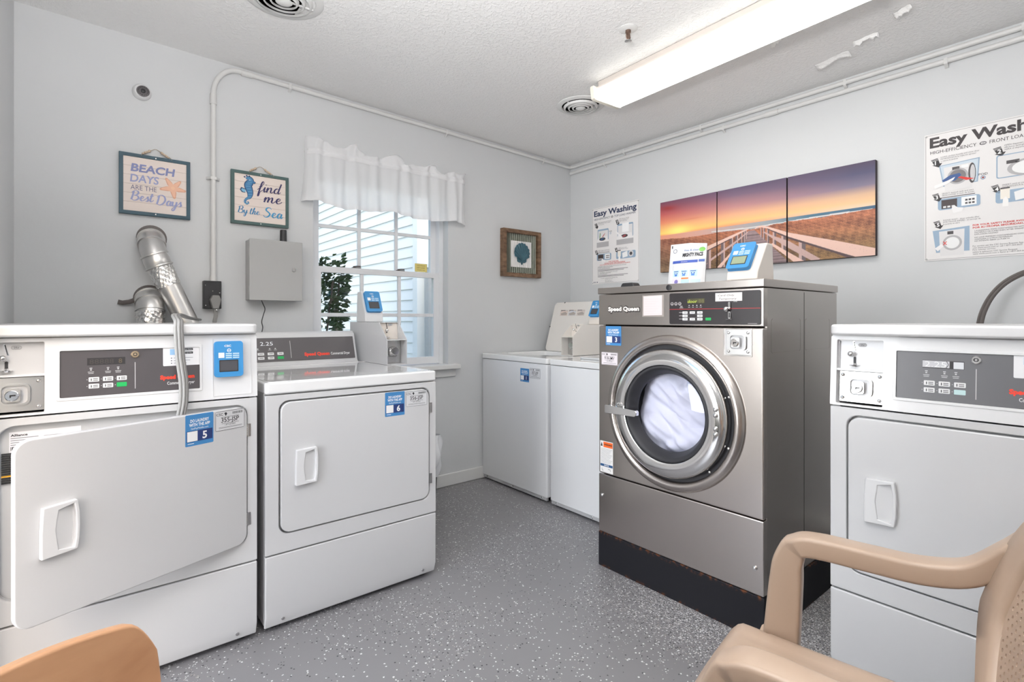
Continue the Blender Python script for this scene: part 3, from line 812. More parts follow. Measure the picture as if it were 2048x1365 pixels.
BTN = flat(226, 226, 226); GREEN = flat(18, 168, 84)
def control_print(x0, x1, z0, z1, lit, dark, sticker=True, brand_w=.092):
    # smoked glass control strip with its print
    a = MB(); W = x1 - x0; H = z1 - z0
    a.prism(rr(x0, x1, z0, z1, .001, 1), -.003, .0, 'y', dark)
    a.y0 = -.0031
    zt = z1 - H * .17
    dx0, dx1 = x0 + W * .175, x0 + W * .435
    a.rect(dx0, dx1, zt - .021, zt, flat(44, 42, 44), 1)
    if lit:
        a.rect(dx0, dx0 + .058, zt - .019, zt - .001, flat(196, 196, 200), 2); a.rect(dx1 - .022, dx1 - .001, zt - .020, zt - .002, flat(214, 216, 220), 2)
        a.text('2.25', dx0 + .005, zt - .0175, .0145, WHITE, 3, w=.046, bold=-.01)
        a.line([(dx0 + .052, zt - .001), (dx0 + .056, zt - .010), (dx0 + .051, zt - .019)], .0014, INK, 3)
    else:
        a.text('88888', dx0 + .005, zt - .0175, .0135, flat(66, 60, 58), 2, w=.056); a.text('8', dx1 - .016, zt - .0175, .0135, flat(96, 84, 66), 2)
    for fx in (.20, .315, .385):
        px = x0 + W * fx
        a.rect(px - .003, px + .003, zt - .030, zt - .0285, BTN, 1); a.rect(px - .002, px + .002, zt - .036, zt - .032, flat(190, 190, 190), 1)
        a.rect(px - .007, px + .007, zt - .041, zt - .0395, flat(200, 200, 200), 1); a.rect(px - .006, px + .006, zt - .045, zt - .0435, flat(200, 200, 200), 1)
    for r in range(2):
        for c in range(3):
            px = x0 + W * (.22 + .095 * c); pz = z0 + H * (.36 - .145 * r)
            mt = GREEN if (r == 1 and c == 2 and not lit) else (flat(186, 214, 214) if (r == 1 and c == 2) else BTN)
            a.rrect(px - .012, px + .012, pz - .0065, pz + .0065, .0018, mt, 1)
            if mt is BTN:
                a.rect(px - .007, px - .005, pz - .004, pz + .003, INK, 2); a.rect(px - .002, px + .009, pz + .0005, pz + .003, flat(120, 120, 120), 2); a.rect(px - .002, px + .009, pz - .004, pz - .0015, flat(120, 120, 120), 2)
            a.disc(px - .0155, pz, .0009, BTN, 1, 8)
    lx = x0 + W * .505
    a.line([(lx, z1 - H * .30), (lx, z0 + H * .10)], .0016, flat(206, 204, 204), 1)
    a.lathe_at((lx, -.0031, z1 - .016), [(.0105, 0), (.0105, .003), (.009, .0045), (.004, .0045)], 'chrome' if lit else 'brass', 20, 'y')
    a.hoop(lx, z1 - .016, .005, .0015, INK, 24, 12)
    a.text('Speed Queen', x1 - .014, z0 + H * .27, .0115, RED, 1, w=brand_w, bold=.06, align='R')
    a.text('Commercial Dryer', x1 - .014, z0 + H * .135, .0095, WHITE, 1, w=brand_w * .80, bold=.006, align='R')
    if sticker:
        sx0, sx1, sz0 = x1 - .098, x1 + .006, z1 - .056
        a.rrect(sx0, sx1, sz0, z1 + .004, .003, flat(232, 232, 234), 2)
        a.rect(sx0 + .018, sx0 + .040, z1 - .022, z1 - .004, flat(150, 190, 226), 3)
        for q, tx in enumerate(('App Store', 'Google Play')):
            a.rrect(sx0 + .050, sx0 + .080, z1 - .009 - q * .011, z1 - .002 - q * .011, .001, INK, 3)
            a.text(tx, sx0 + .056, z1 - .007 - q * .011, .003, WHITE, 4, w=.021)
        for q in range(3):
            a.disc(sx0 + .022, z1 - .032 - q * .008, .002, flat(120, 120, 130), 3, 8)
            a.rect(sx0 + .028, sx0 + .028 + (.052, .044, .034)[q], z1 - .0326 - q * .008, z1 - .0314 - q * .008, flat(120, 120, 130), 3)
    return a

# ------------------------------------------------------------------ dryers
def dryer(label, loc, rotz, W, front_ctrl, angle, num, code, lit, dark, group='commercial dryers'):
    t = thing('dryer', label, 'dryer', loc, rotz)
    D = .70 if front_ctrl else .80; zf = .832
    top = 1.083 if front_ctrl else .878
    dx0, dx1, dz0, dz1 = .050, W - .036, .345, .806
    c = MB()
    c.ring([(0, .03), (W, .03), (W, top - .03), (0, top - .03)], [(.02, .05), (W - .02, .05), (W - .02, top - .05), (.02, top - .05)], .022, D, 'y', 'enamel')
    c.box(.01, W - .01, D - .02, D - .002, .04, top - .04, 'enamel')
    c.obj('cabinet', t, sharp=30)
    b = MB(); b.prism([(.001, .062), (0, .272), (.022, .272), (.022, .02), (.014, .020)], 0.0, W, 'x', 'enamel'); bp = b.obj('base_panel', t, bev=.004)
    for sx in (.06, W - .06):
        s = MB(); s.lathe_at((0, 0, 0), [(.006, 0), (.005, .002), (.001, .003)], 'zinc', 14, 'y'); s.obj('screw', bp, loc=(sx, .007, .042))
    for sx in (.04, W - .04):
        for sy in (.06, D - .06):
            s = MB(); s.lathe([(.016, 0), (.016, .01), (.006, .012), (.006, .03)], 'black', 14); s.obj('foot', t, loc=(sx, sy, 0))
    f = MB(); f.ring(rr(0, W, .2765, zf, .003, 5), rr(dx0 - .005, dx1 + .005, dz0 - .005, dz1 + .005, .036, 5), 0, .022, 'y', 'enamel'); f.obj('front_panel', t, bev=.004)
    # bulkhead behind the door, with the round drum mouth
    cx, cz, R = W * .48, .585, .197
    bk = MB(); n = 40
    o = []
    sq = [(dx0 - .02, dz0 - .02), (dx1 + .02, dz0 - .02), (dx1 + .02, dz1 + .02), (dx0 - .02, dz1 + .02)]
    for k in range(n):
        a = 2 * PI * k / n; ca, sa = math.cos(a), math.sin(a)
        kx = ((sq[1][0] - cx) if ca > 0 else (cx - sq[0][0])) / max(abs(ca), 1e-6); kz = ((sq[2][1] - cz) if sa > 0 else (cz - sq[0][1])) / max(abs(sa), 1e-6)
        q = min(kx, kz); o.append((cx + ca * q, cz + sa * q))
    bk.ring(o, circle(cx, cz, R, n), .022, .035, 'y', 'enamel'); bk.obj('bulkhead', t)
    dr = MB(); dr.M = Matrix.Translation((cx, .036, cz)) @ Matrix.Rotation(-PI / 2, 4, 'X')
    dr.lathe([(R + .012, 0), (R + .012, .45), (.01, .45)], 'gap', 40, c0=False); dr.obj('drum', t)
    if angle:
        lp = MB(); lp.y0 = .0215
        lp.rect(dx0 + .015, dx0 + .165, .735, .792, flat(236, 236, 240), 1)
        lp.text('Alliance', dx0 + .018, .780, .006, INK, 2, w=.034, bold=.03)
        for q in range(4):
            lp.rect(dx0 + .018, dx0 + .074 - q * .006, .774 - q * .006, .7755 - q * .006, flat(110, 110, 116), 2); lp.rect(dx0 + .085, dx0 + .13, .774 - q * .006, .7752 - q * .006, flat(150, 150, 156), 2)
        x = dx0 + .018
        for q in range(26): lp.rect(x, x + .0012 + .0008 * (q % 3), .742, .752, INK, 2); x += .0026
        lp.rrect(dx0 + .016, dx0 + .062, .716, .733, .008, INK, 2); lp.rrect(dx0 + .0175, dx0 + .0605, .7175, .7315, .007, flat(226, 226, 230), 3)
        lp.text(code, dx0 + .039, .7205, .007, INK, 4, w=.030, align='C')
        lp.obj('rating_label', t, recalc=False)
        ls = MB()
        for q in range(14): ls.box(dx0 + .0, dx0 + .05, .016, .0215, .655 + q * .006, .6585 + q * .006, flat(232, 170, 40) if q == 3 else 'black')
        ls.obj('lint_screen', t)
    # door
    w = dx1 - dx0
    hx = dx1 if not angle else dx1 + .002
    A = math.radians(angle)
    d = MB(); d.prism(rr(-w, 0, dz0, dz1, .034, 6), -.005, .016, 'y', 'enamel')
    door = d.obj('door', t, bev=.004, loc=(hx, 0, 0), rot=(0, 0, A))
    if angle:
        bi = MB(); bi.prism(rr(-w + .05, -.05, dz0 + .04, dz1 - .04, .05, 6), .016, .05, 'y', 'enamel'); bi.obj('door_liner', door, bev=.012, seg=3)
    door_handle().obj('handle', door, bev=.004, seg=3, loc=(-w + .083, -.005, .573))
    if num:
        a = app_sticker(num); a.obj('app_sticker', door, loc=(-.158, -.005, .757), recalc=False, smooth=False)
        a = id_sticker(code); a.obj('number_sticker', door, loc=(-.060, -.005, .770), recalc=False, smooth=False)
    for z in (.724, .424): hinge().obj('hinge', t, loc=(dx1 + .005, -.001, z))
    if front_ctrl:
        al = -math.atan2(.014, .21)
        cp = MB()
        cp.ring(rr(0, .150, 0, .210, .002, 3), rr(.016, .137, .006, .200, .004, 3), 0, .04, 'y', 'fascia_lit')
        cp.ring(rr(.150, W, 0, .210, .002, 3), rr(.169, .509, .040, .172, .003, 3), 0, .04, 'y', 'fascia_lit')
        cp.box(.012, .140, .003, .04, .106, .112, 'fascia_lit')
        p = cp.obj('control_panel', t, loc=(0, -.002, .837), rot=(al, 0, 0), sharp=25)
        fr = MB(); fr.ring(rr(.162, .516, .032, .180, .004, 3), rr(.169, .509, .040, .172, .003, 3), -.002, .004, 'y', 'fascia_lit'); fr.obj('bezel', p, bev=.0012)
        k = control_print(.169, .509, .040, .172, lit, dark); k.obj('display_panel', p, loc=(0, .005, 0), recalc=False, sharp=30)
        u = MB(); u.box(.014, .139, .018, .022, .110, .202, 'greyplate'); u.obj('coin_plate', p)
        s = coin_slide(); s.obj('coin_slide', p, loc=(.057, .018, .155), recalc=False, sharp=40)
        s = coin_lock(.118, .092); s.obj('coin_vault', p, loc=(.0765, .020, .058), sharp=30)
        pl = MB(); pl.ring(rr(.545, W - .018, .010, .200, .006), rr(.5465, W - .0195, .0115, .1985, .005), -.0015, .0, 'y', 'fascia_lit'); pl.obj('blank_plate', p)
        if num == '5':
            r = reader_mesh(); r.obj('card_reader', p, loc=(W - .088, -.001, .130), bev=.002, recalc=False)
        tp = MB(); tp.prism(rr(0.0, W, -.010, D, .022, 6), 1.050, 1.083, 'z', 'fascia_lit'); tp.obj('top_panel', t, bev=.008, seg=4)
    else:
        tp = MB(); tp.prism(rr(-.001, W + .001, -.004, D, .014, 5), .8365, .878, 'z', 'enamel_top'); tp.obj('top_panel', t, bev=.007, seg=4)
        rim = MB(); rim.ring(rr(.012, W - .012, .010, .645, .02, 5), rr(.020, W - .020, .018, .637, .016, 5), .8775, .8795, 'z', 'enamel_top'); rim.obj('top_rim', t)
        # rear console
        cw = .612
        prof = [(.655, .878), (.672, .890), (.717, 1.022), (.735, 1.036), (.80, 1.036), (.80, .878)]
        cs = MB(); cs.prism(prof, .012, cw, 'x', 'enamel'); console = cs.obj('console', t, bev=.004)
        al = -math.atan2(.045, .132)
        k = control_print(.03, cw - .014, .006, .124, False, 'panel', False, .112)
        # the lit digits and the wide single-line brand of this console
        a = MB(); a.prism(rr(.024, cw - .012, .004, .120, .002, 2), -.003, 0, 'y', 'panel'); a.y0 = -.0031
        a.text('2.25', .150, .083, .018, M['lit_white'], 2, w=.056, bold=-.005)
        for px in (.138, .190, .215):
            a.rect(px - .003, px + .003, .064, .070, flat(190, 190, 190), 1); a.rect(px - .007, px + .007, .060, .0615, flat(200, 200, 200), 1)
        for r in range(2):
            for c_ in range(3):
                px = .150 + .043 * c_; pz = .042 - .020 * r
                mt = GREEN if (r, c_) == (1, 2) else BTN
                a.rrect(px - .014, px + .014, pz - .0065, pz + .0065, .002, mt, 1)
                if mt is BTN: a.rect(px - .007, px + .009, pz - .001, pz + .002, flat(120, 120, 120), 2)
        a.line([(.284, .104), (.284, .018)], .0018, flat(206, 204, 204), 1)
        a.text('Speed Queen', .346, .026, .0155, RED, 1, w=.124, bold=.06); a.text('Commercial Dryer', .476, .026, .0135, WHITE, 1, w=.098, bold=.012)
        a.obj('display_panel', console, loc=(0, .674, .894), rot=(al, 0, 0), recalc=False, sharp=30)
        coin_tower(t, (W - .046, .374, .879), 'enamel', 'plastic_white')
    return t

def coin_tower(t, loc, mat, head_mat, w=.106, d=.450, h=.204):
    prof = [(0, 0), (0, .120), (.088, h), (d, h), (d, 0)]
    inn = [(.0, .003), (.0, .118), (.088, h - .003), (d - .003, h - .003), (d - .003, .003)]
    a = MB()
    a.prism(prof, 0, .003, 'x', mat); a.prism(prof, w - .003, w, 'x', mat)
    a.box(.003, w - .003, .001, d, .0, .003, mat); a.box(.003, w - .003, .088, d, h - .003, h, mat); a.box(.003, w - .003, d - .003, d, 0, h, mat)
    a.box(.003, w - .003, .001, .12, .1165, .120, mat)
    bx = a.obj('coin_box', t, loc=loc, sharp=25)
    u = MB(); u.M = Matrix.Translation((w / 2, .095, .165)) @ Matrix.Rotation(-.12, 4, 'X')
    u.box(-w / 2 + .004, w / 2 - .004, 0, .003, -.045, .036, 'plastic_cream')
    u.obj('coin_plate', bx)
    s = coin_slide(); s.obj('coin_slide', bx, loc=(w / 2 - .012, .094, .162), recalc=False, sharp=40)
    s = coin_lock(w - .008, .110, False)
    s.lathe_at((.006, -.018, .004), [(.021, 0), (.021, .012), (.018, .016), (.004, .016)], 'chrome', 24, 'y')
    s.obj('coin_vault', bx, loc=(w / 2, .060, .059), sharp=30)
    hp = [(.256, h), (.258, h + .046), (.308, h + .154), (.316, h + .160), (.362, h + .160), (.372, h)]
    hd = MB(); hd.prism(hp, .002, w - .004, 'x', head_mat); hd = hd.obj('reader_head', t, loc=loc, bev=.006, seg=3)
    al = -math.atan2(.050, .108)
    r = reader_mesh(); r.obj('card_reader', hd, loc=(w / 2, .2825, h + .102), rot=(al, 0, 0), bev=.002, recalc=False)
    return bx

dryer('white commercial dryer with its door hanging open, below the silver wall ducts', (-3.219, -.998, 0), 0, .679, True, 21.0, '5', '355-JSP', False, 'panel')
dryer('white dryer with closed door and low top, in front of the window', (-2.515, -.998, 0), 0, .679, False, 0, '6', '356-JSP', True, 'panel')
dryer('white dryer with lit display, right of the stainless washer and behind the beige chair', (-1.209, -2.300, 0), -PI / 2, .679, True, 0, '', '', True, 'panel_l')

# ------------------------------------------------------------------ top-loading washers
def washer(label, loc, rotz, open_lid, num, code):
    W, D = .655, .715
    t = thing('top_load_washer', label, 'washer', loc, rotz)
    b = MB(); b.prism(rr(0, W, 0, D, .012, 4), .032, .826, 'z', 'enamel_washer'); b.obj('cabinet', t, bev=.003)
    k = MB(); k.box(.008, W - .008, .006, .02, .012, .034, 'greyplate')
    for x in (.05, W / 2, W - .05): k.lathe_at((x, .006, .023), [(.006, 0), (.004, .002), (.001, .003)], 'zinc', 12, 'y')
    k.obj('toe_strip', t)
    for sx in (.05, W - .05):
        for sy in (.05, D - .05):
            s = MB(); s.lathe([(.017, 0), (.017, .012), (.007, .014), (.007, .034)], 'black', 14); s.obj('foot', t, loc=(sx, sy, 0))
    tp = MB()
    lo = rr(.100, .555, .130, .500, .03, 5)
    tp.ring(rr(-.003, W + .003, -.004, D, .016, 5), lo, .829, .863, 'z', 'enamel_top'); tp.obj('top_panel', t, bev=.005, seg=3)
    tub = MB(); tub.M = Matrix.Translation((.3275, .315, .50)); tub.lathe([(.02, 0), (.17, 0), (.178, .33), (.19, .335)], 'zinc', 32, c1=False); tub.obj('tub', t)
    ld = MB()
    ld.prism(rr(.097, .558, -.368, .004, .032, 5), -.007, .007, 'z', 'enamel' if not open_lid else 'enamel_cream')
    ang = -math.radians(107) if open_lid else 0.0
    lid = ld.obj('lid', t, bev=.005, seg=3, loc=(0, .505, .868), rot=(ang, 0, 0))
    if open_lid:
        for q in range(3):
            a = MB(); a.rect(-.037, .037, -.022, .022, flat(196, 186, 180), 1)
            rc = [(214, 196, 186), (200, 202, 208), (206, 196, 190)][q]
            a.poly([(-.035, -.020), (.035, -.020), (.035, .010), (-.01, .018), (-.035, .004)], flat(*rc), 2); a.poly([(-.034, -.006), (.012, .008), (.034, -.004), (.030, -.016), (-.02, -.018)], flat(168, 158, 152), 3)
            a.rect(-.035, .01, .0165, .0205, INK, 3)
            a.obj('lid_label', lid, loc=(.215 + q * .083, -.285, -.0075), rot=(PI / 2, 0, 0), recalc=False)
        for px, py in ((.098, -.18), (.20, -.364)):
            s = MB(); s.ball((0, 0, 0), .006, 'black', 10, 6); s.obj('bumper', lid, loc=(px, py, -.004))
    prof = [(.578, .863), (.590, .872), (.626, 1.004), (.640, 1.016), (.70, 1.016), (.70, .863)]
    cs = MB(); cs.prism(prof, .022, .516 if open_lid else W - .02, 'x', 'enamel'); con = cs.obj('console', t, bev=.004)
    a = MB(); a.prism(rr(.034, .506, .0, .118, .002, 2), -.003, 0, 'y', 'panel_k'); a.y0 = -.0031
    for r in range(3):
        for c in range(2): a.rrect(.085 + c * .034, .109 + c * .034, .014 + r * .018, .026 + r * .018, .002, flat(170, 170, 170), 1)
    a.obj('display_panel', con, loc=(0, .592, .878), rot=(-math.atan2(.036, .132), 0, 0), recalc=False)
    if num:
        a = app_sticker(num, .084, .084)
        a.obj('app_sticker', t, loc=(.452, 0, .748), recalc=False, smooth=False)
        a = id_sticker(code, .098, .062); a.obj('number_sticker', t, loc=(.548, 0, .766), recalc=False, smooth=False)
    if open_lid:
        coin_tower(t, (.517, .254, .865), 'enamel_cream', 'plastic_cream', w=.104, d=.36, h=.196)
    return t
washer('white top-load washer in the corner with its lid standing open', (-.874, -.006, 0), -PI / 2, True, '1', '357-JSP')
washer('white top-load washer with lid shut, between corner washer and stainless washer', (-.876, -.688, 0), -PI / 2, False, '', '')

# ------------------------------------------------------------------ stainless front-load washer
def big_washer():
    W, D = .733, .655
    t = thing('front_load_washer', 'large stainless steel front-load washer on a black base with round glass door', 'washer', (-1.217, -1.367, 0), -PI / 2)
    b = MB(); b.prism([(-.002, .0), (W + .002, .0), (W + .002, .152), (-.002, .152)], .0, D - .02, 'y', 'base'); b.obj('base', t, bev=.003)
    s = MB(); s.ring([(.002, .156), (W - .002, .156), (W - .002, 1.207), (.002, 1.207)], [(.012, .166), (W - .012, .166), (W - .012, 1.197), (.012, 1.197)], .03, D, 'y', 'steel_side'); s.box(.006, W - .006, D - .006, D - .002, .16, 1.2, 'steel_side'); sd = s.obj('side_panels', t, bev=.004)
    for x0, x1, z0, z1 in ((.06, .30, .98, 1.10), (.34, .58, .98, 1.10)):
        e = MB(); e.M = Matrix.Rotation(PI / 2, 4, 'Z'); e.y0 = 0
        e.border(x0, x1, z0, z1, .0015, M['steel'], 0, .012); e.obj('panel_crease', t, loc=(W - .0012, 0, 0), recalc=False)
    sm = MB(); sm.box(-.0008, .0008, -.0006, .0006, .16, 1.2, 'gap'); sm.obj('side_seam', t, loc=(W - .002, .33, 0))
    l = MB(); l.prism(rr(.0, W, .154, .411, .004, 3), 0, .03, 'y', 'steel'); lp = l.obj('lower_panel', t, bev=.005, seg=3)
    for x in (.020, W - .030):
        q = MB(); q.lathe([(.008, 0), (.0075, .002), (.004, .0045), (.001, .005)], 'chrome', 16); q.obj('bolt', lp, loc=(x, -.001, .318 if x < .1 else .245), rot=(PI / 2, 0, 0))
    cx, cz = .3665, .731
    f = MB(); n = 64
    o = []
    for k in range(n):
        a = 2 * PI * k / n; ca, sa = math.cos(a), math.sin(a)
        kx = (W / 2) / max(abs(ca), 1e-6); kz = ((1.069 - cz) if sa > 0 else (cz - .4145)) / max(abs(sa), 1e-6)
        q = min(kx, kz); o.append((cx + ca * q, cz + sa * q))
    # keep the corners of the sheet
    for c in ((0, .4145), (W, .4145), (W, 1.069), (0, 1.069)):
        i = min(range(n), key=lambda k: (o[k][0] - c[0]) ** 2 + (o[k][1] - c[1]) ** 2); o[i] = c
    f.ring(o, circle(cx, cz, .268, n), 0, .03, 'y', 'steel'); f.obj('front_panel', t, bev=.006, seg=3)
    c = MB(); c.prism(rr(0, W, 1.0735, 1.206, .003, 3), 0, .03, 'y', 'steel'); cp = c.obj('control_panel', t, bev=.005, seg=3)
    tp = MB(); tp.box(-.003, W + .003, -.004, D, 1.209, 1.237, 'steel'); top = tp.obj('top_panel', t, bev=.003)
    q = MB(); q.lathe([(.011, 0), (.011, .003), (.006, .004), (.006, .002), (.001, .002)], 'black', 20); q.obj('plug_cap', top, loc=(.365, -.004, 1.2225), rot=(PI / 2, 0, 0))
    q = MB(); q.prism([(-.045, 0), (.045, 0), (.030, .026), (-.030, .026)], 0, .05, 'y', 'black'); q.obj('dispenser_knob', t, bev=.006, loc=(.062, .12, 1.237))
    # control strip
    a = MB(); a.prism(rr(.367, .724, 1.079, 1.1985, .006, 4), -.003, 0, 'y', 'panel_k'); a.y0 = -.0031
    a.rect(.367, .724, 1.1355, 1.1375, flat(176, 48, 52), 1)
    a.rect(.445, .517, 1.158, 1.176, flat(70, 68, 40), 1)
    a.text('door', .447, 1.160, .012, M['lit_green'], 2, w=.040, shear=.15, bold=.01); a.text('88', .493, 1.160, .013, flat(104, 100, 60), 2, w=.022)
    for i in range(3):
        a.hoop(.379 + i * .017, 1.158, .0065, .0015, flat(200, 196, 196), 1, 12); a.rect(.374 + i * .017, .384 + i * .017, 1.156, 1.158, flat(200, 196, 196), 1)
    for i in range(4):
        a.rect(.451 + i * .016, .456 + i * .016, 1.149, 1.152, flat(200, 196, 196), 1); a.rect(.449 + i * .016, .458 + i * .016, 1.143, 1.1445, flat(200, 196, 196), 1)
    a.rect(.412, .428, 1.141, 1.1425, flat(200, 196, 196), 1); a.rect(.415, .425, 1.144, 1.150, flat(140, 136, 136), 1)
    for r in range(3):
        a.rect(.410, .424, 1.123 - r * .0125, 1.125 - r * .0125, flat(180, 176, 176), 1)
        a.rect(.425, .507, 1.117 - r * .0125, 1.1175 - r * .0125, flat(150, 146, 146), 1)
        for k in range(3):
            if (r, k) == (1, 1): continue
            x = .425 + k * .031
            a.rrect(x, x + .022, 1.119 - r * .0125, 1.128 - r * .0125, .0015, BTN, 2)
            a.rect(x + .006, x + .019, 1.1225 - r * .0125, 1.1245 - r * .0125, flat(120, 120, 120), 3)
    a.rrect(.521, .543, 1.094, 1.104, .0015, GREEN, 2)
    a.rect(.680, .712, 1.083, 1.0845, flat(170, 166, 166), 1)
    a.text('25¢', .628, 1.160, .005, BTN, 1, w=.014)
    a.obj('display_panel', cp, recalc=False, sharp=30)
    s = MB(); s.prism(rr(-.004, .004, .006, .030, .003, 3), -.006, 0, 'y', 'chrome'); s.ball((-.006, -.016, .004), .009, 'chrome'); s.tube([(0, 0, .004), (-.006, -.012, .004)], .003, 'chrome')
    s.prism(rr(-.0045, .0045, -.030, -.004, .004, 3), -.005, 0, 'y', 'chrome'); s.y0 = -.0052; s.rect(-.0015, .002, -.026, -.008, 'black', 1)
    s.lathe_at((0, -.006, -.034), [(.001, 0), (.012, .001), (.013, .003), (.006, .005), (.001, .005)], 'chrome')
    s.obj('coin_slide', cp, loc=(.615, -.003, 1.130), sharp=40)
    a = MB(); a.rect(.560, .660, 1.163, 1.193, flat(232, 226, 224), 1)
    a.text('Card Only', .570, 1.181, .0065, flat(70, 66, 66), 2, w=.062, shear=.2); a.text('Temporary', .574, 1.1685, .0065, flat(70, 66, 66), 2, w=.066, shear=.2)
    a.obj('paper_note', cp, loc=(0, -.0035, 0), recalc=False)
    a = MB(); a.rect(.236, .340, 1.108, 1.196, flat(150, 142, 136), 1); a.poly([(.242, 1.113), (.331, 1.115), (.331, 1.194), (.242, 1.192)], flat(222, 208, 208), 2)
    for i in range(7): a.rect(.249, .325 - (i % 3) * .012, 1.180 - i * .010, 1.1807 - i * .010, flat(206, 190, 192), 3)
    a.obj('taped_card', cp, recalc=False)
    a = MB(); a.text('Speed Queen', .052, 1.132, .021, flat(60, 54, 52), 1, w=.173, bold=.12); a.text('Speed Queen', .055, 1.134, .017, flat(232, 226, 220), 2, w=.165, bold=.045)
    a.obj('brand_lettering', cp, recalc=False)
    # vault
    v = MB(); v.ring(rr(.590, .694, .968, 1.066, .002, 2), rr(.598, .690, .974, 1.062, .002, 2), -.003, .0, 'y', 'chrome'); v.obj('vault_frame', t, bev=.001)
    s = coin_lock(.092, .088); s.obj('coin_vault', t, loc=(.645, -.001, 1.018), sharp=30)
    # stickers
    a = app_sticker('3', .086, .084); a.obj('app_sticker', t, loc=(.084, -.0005, 1.026), recalc=False, smooth=False)
    a = id_sticker('918-JMV', .092, .056, True); a.obj('number_sticker', t, loc=(.062, -.0005, .925), recalc=False, smooth=False)
    a = MB(); a.rect(.009, .082, .421, .559, flat(222, 220, 218), 1); a.rect(.028, .080, .532, .556, flat(226, 98, 30), 2); a.text('WARNING', .032, .541, .007, INK, 3, w=.044, bold=.03)
    a.poly([(.012, .535), (.024, .535), (.018, .554)], INK, 2)
    for i in range(11): a.rect(.013, .078 - (i % 4) * .005, .524 - i * .006, .5252 - i * .006, flat(130, 130, 134), 2)
    a.rect(.011, .080, .447, .458, flat(30, 76, 120), 2); a.text('NOTICE', .0455, .450, .0055, WHITE, 3, w=.026, align='C', bold=.03)
    a.line([(.02, .438), (.02, .430), (.028, .428)], .002, INK, 2); a.line([(.054, .438), (.066, .438), (.068, .430)], .002, INK, 2)
    a.obj('warning_label', t, loc=(0, -.0005, 0), recalc=False)
    # porthole
    R = Matrix.Translation((cx, 0, cz)) @ Matrix.Rotation(PI / 2, 4, 'X')
    def part(name, prof, mat, n=64, parent=t, **k):
        mb = MB(); mb.M = R; mb.lathe(prof, mat, n, c0=k.pop('c0', False), c1=k.pop('c1', False), closed=k.pop('closed', False)); return mb.obj(name, parent, sharp=50)
    part('trim_ring', [(.306, .0), (.305, .006), (.300, .012), (.292, .018), (.282, .021), (.274, .019), (.268, .012), (.266, .0), (.266, -.03), (.27, -.03), (.3, -.001)], 'steel', closed=True)
    part('door_gasket', [(.267, -.006), (.17, -.008), (.17, -.012), (.267, -.014)], 'rubber', closed=True)
    door = part('door_ring', [(.249, -.004), (.250, .024), (.246, .034), (.238, .040), (.226, .043), (.196, .046), (.190, .044), (.187, .036), (.186, .0), (.2, -.006)], 'chrome', closed=True)
    part('porthole_gasket', [(.187, .040), (.182, .043), (.176, .042), (.168, .030), (.156, .006), (.152, -.004), (.160, -.008), (.187, .0)], 'rubber', closed=True, parent=door)
    part('porthole_glass', [(.153, .002), (.13, .008), (.09, .013), (.04, .016), (.001, .0165), (.001, .0135), (.04, .013), (.09, .010), (.13, .005), (.153, -.001)], 'doorglass', closed=True, parent=door)
    part('drum', [(.19, -.014), (.225, -.08), (.225, -.42), (.005, -.42)], 'zinc', c1=True)
    for z in (.776, .756, .708, .688):
        q = MB(); q.ball((0, 0, 0), .0085, 'chrome', 14, 8, (1, .8, 1)); q.obj('rivet', door, loc=(cx + .2175, -.046, z))
    for a_ in (20, -22, -50):
        q = MB(); q.ball((0, 0, 0), .006, 'zinc', 10, 6, (1, .6, 1)); q.obj('gap_screw', t, loc=(cx + .2575 * math.cos(math.radians(a_)), .004, cz + .2575 * math.sin(math.radians(a_))))
    h = MB(); h.prism([(-.085, -.016), (-.08, -.019), (.070, -.014), (.079, -.008), (.081, .004), (.074, .012), (-.08, .017), (-.085, .013)], -.068, -.050, 'y', 'chrome')
    h.box(-.075, -.045, -.05, -.0, -.010, .010, 'zinc'); h.tube([(-.030, -.052, .024), (-.022, -.050, .030), (-.012, -.052, .024)], .004, 'chrome')
    h.obj('handle', door, loc=(cx - .190, .0, cz - .013), bev=.003, seg=3)
    return t
big_washer()

# the wet white washing pressed against the porthole
rnd = random.Random(5)
def laundry():
    m = MB()
    blobs = [(rnd.uniform(-.8, .8), rnd.uniform(-.8, .8), rnd.uniform(.16, .42), rnd.uniform(-.6, 1)) for _ in range(30)]
    def h(x, z):
        s = 0
        for bx, bz, br, bh in blobs:
            d2 = ((x - bx) ** 2 + (z - bz) ** 2) / br ** 2
            s += bh * math.exp(-d2)
        return s * .022 + .010 * abs(math.sin(5 * x + 3 * math.sin(4 * z))) + .010 * abs(math.sin(6 * z + 4 * x + 2 * math.sin(3 * x))) + .004 * math.sin(23 * z + 17 * x)
    def fn(u, v):
        a = 2 * PI * u; r = v
        x, z = r * math.cos(a), r * math.sin(a)
        edge = max(0, 1 - r ** 6) ** .5
        return (x * .205 - .012, -(.02 + .10 * edge + h(x, z) * edge) + .086, z * .205 - .012)
    m.grid(fn, 72, 40, 'laundry', close_u=True)
    def bk(u, v):
        a = 2 * PI * u
        return (.19 * math.cos(a) * (1 - v), .055 + .12 * math.sin(v * PI / 2), .19 * math.sin(a) * (1 - v) - .018)
    m.grid(bk, 72, 8, 'laundry', close_u=True)
    o = m.obj('laundry', loc=(-1.217 + .10, -1.367 - .3665, .731), rot=(0, 0, -PI / 2), sharp=180)
    tag(o, 'crumpled white washing behind the round glass door of the stainless washer', 'laundry')
laundry()

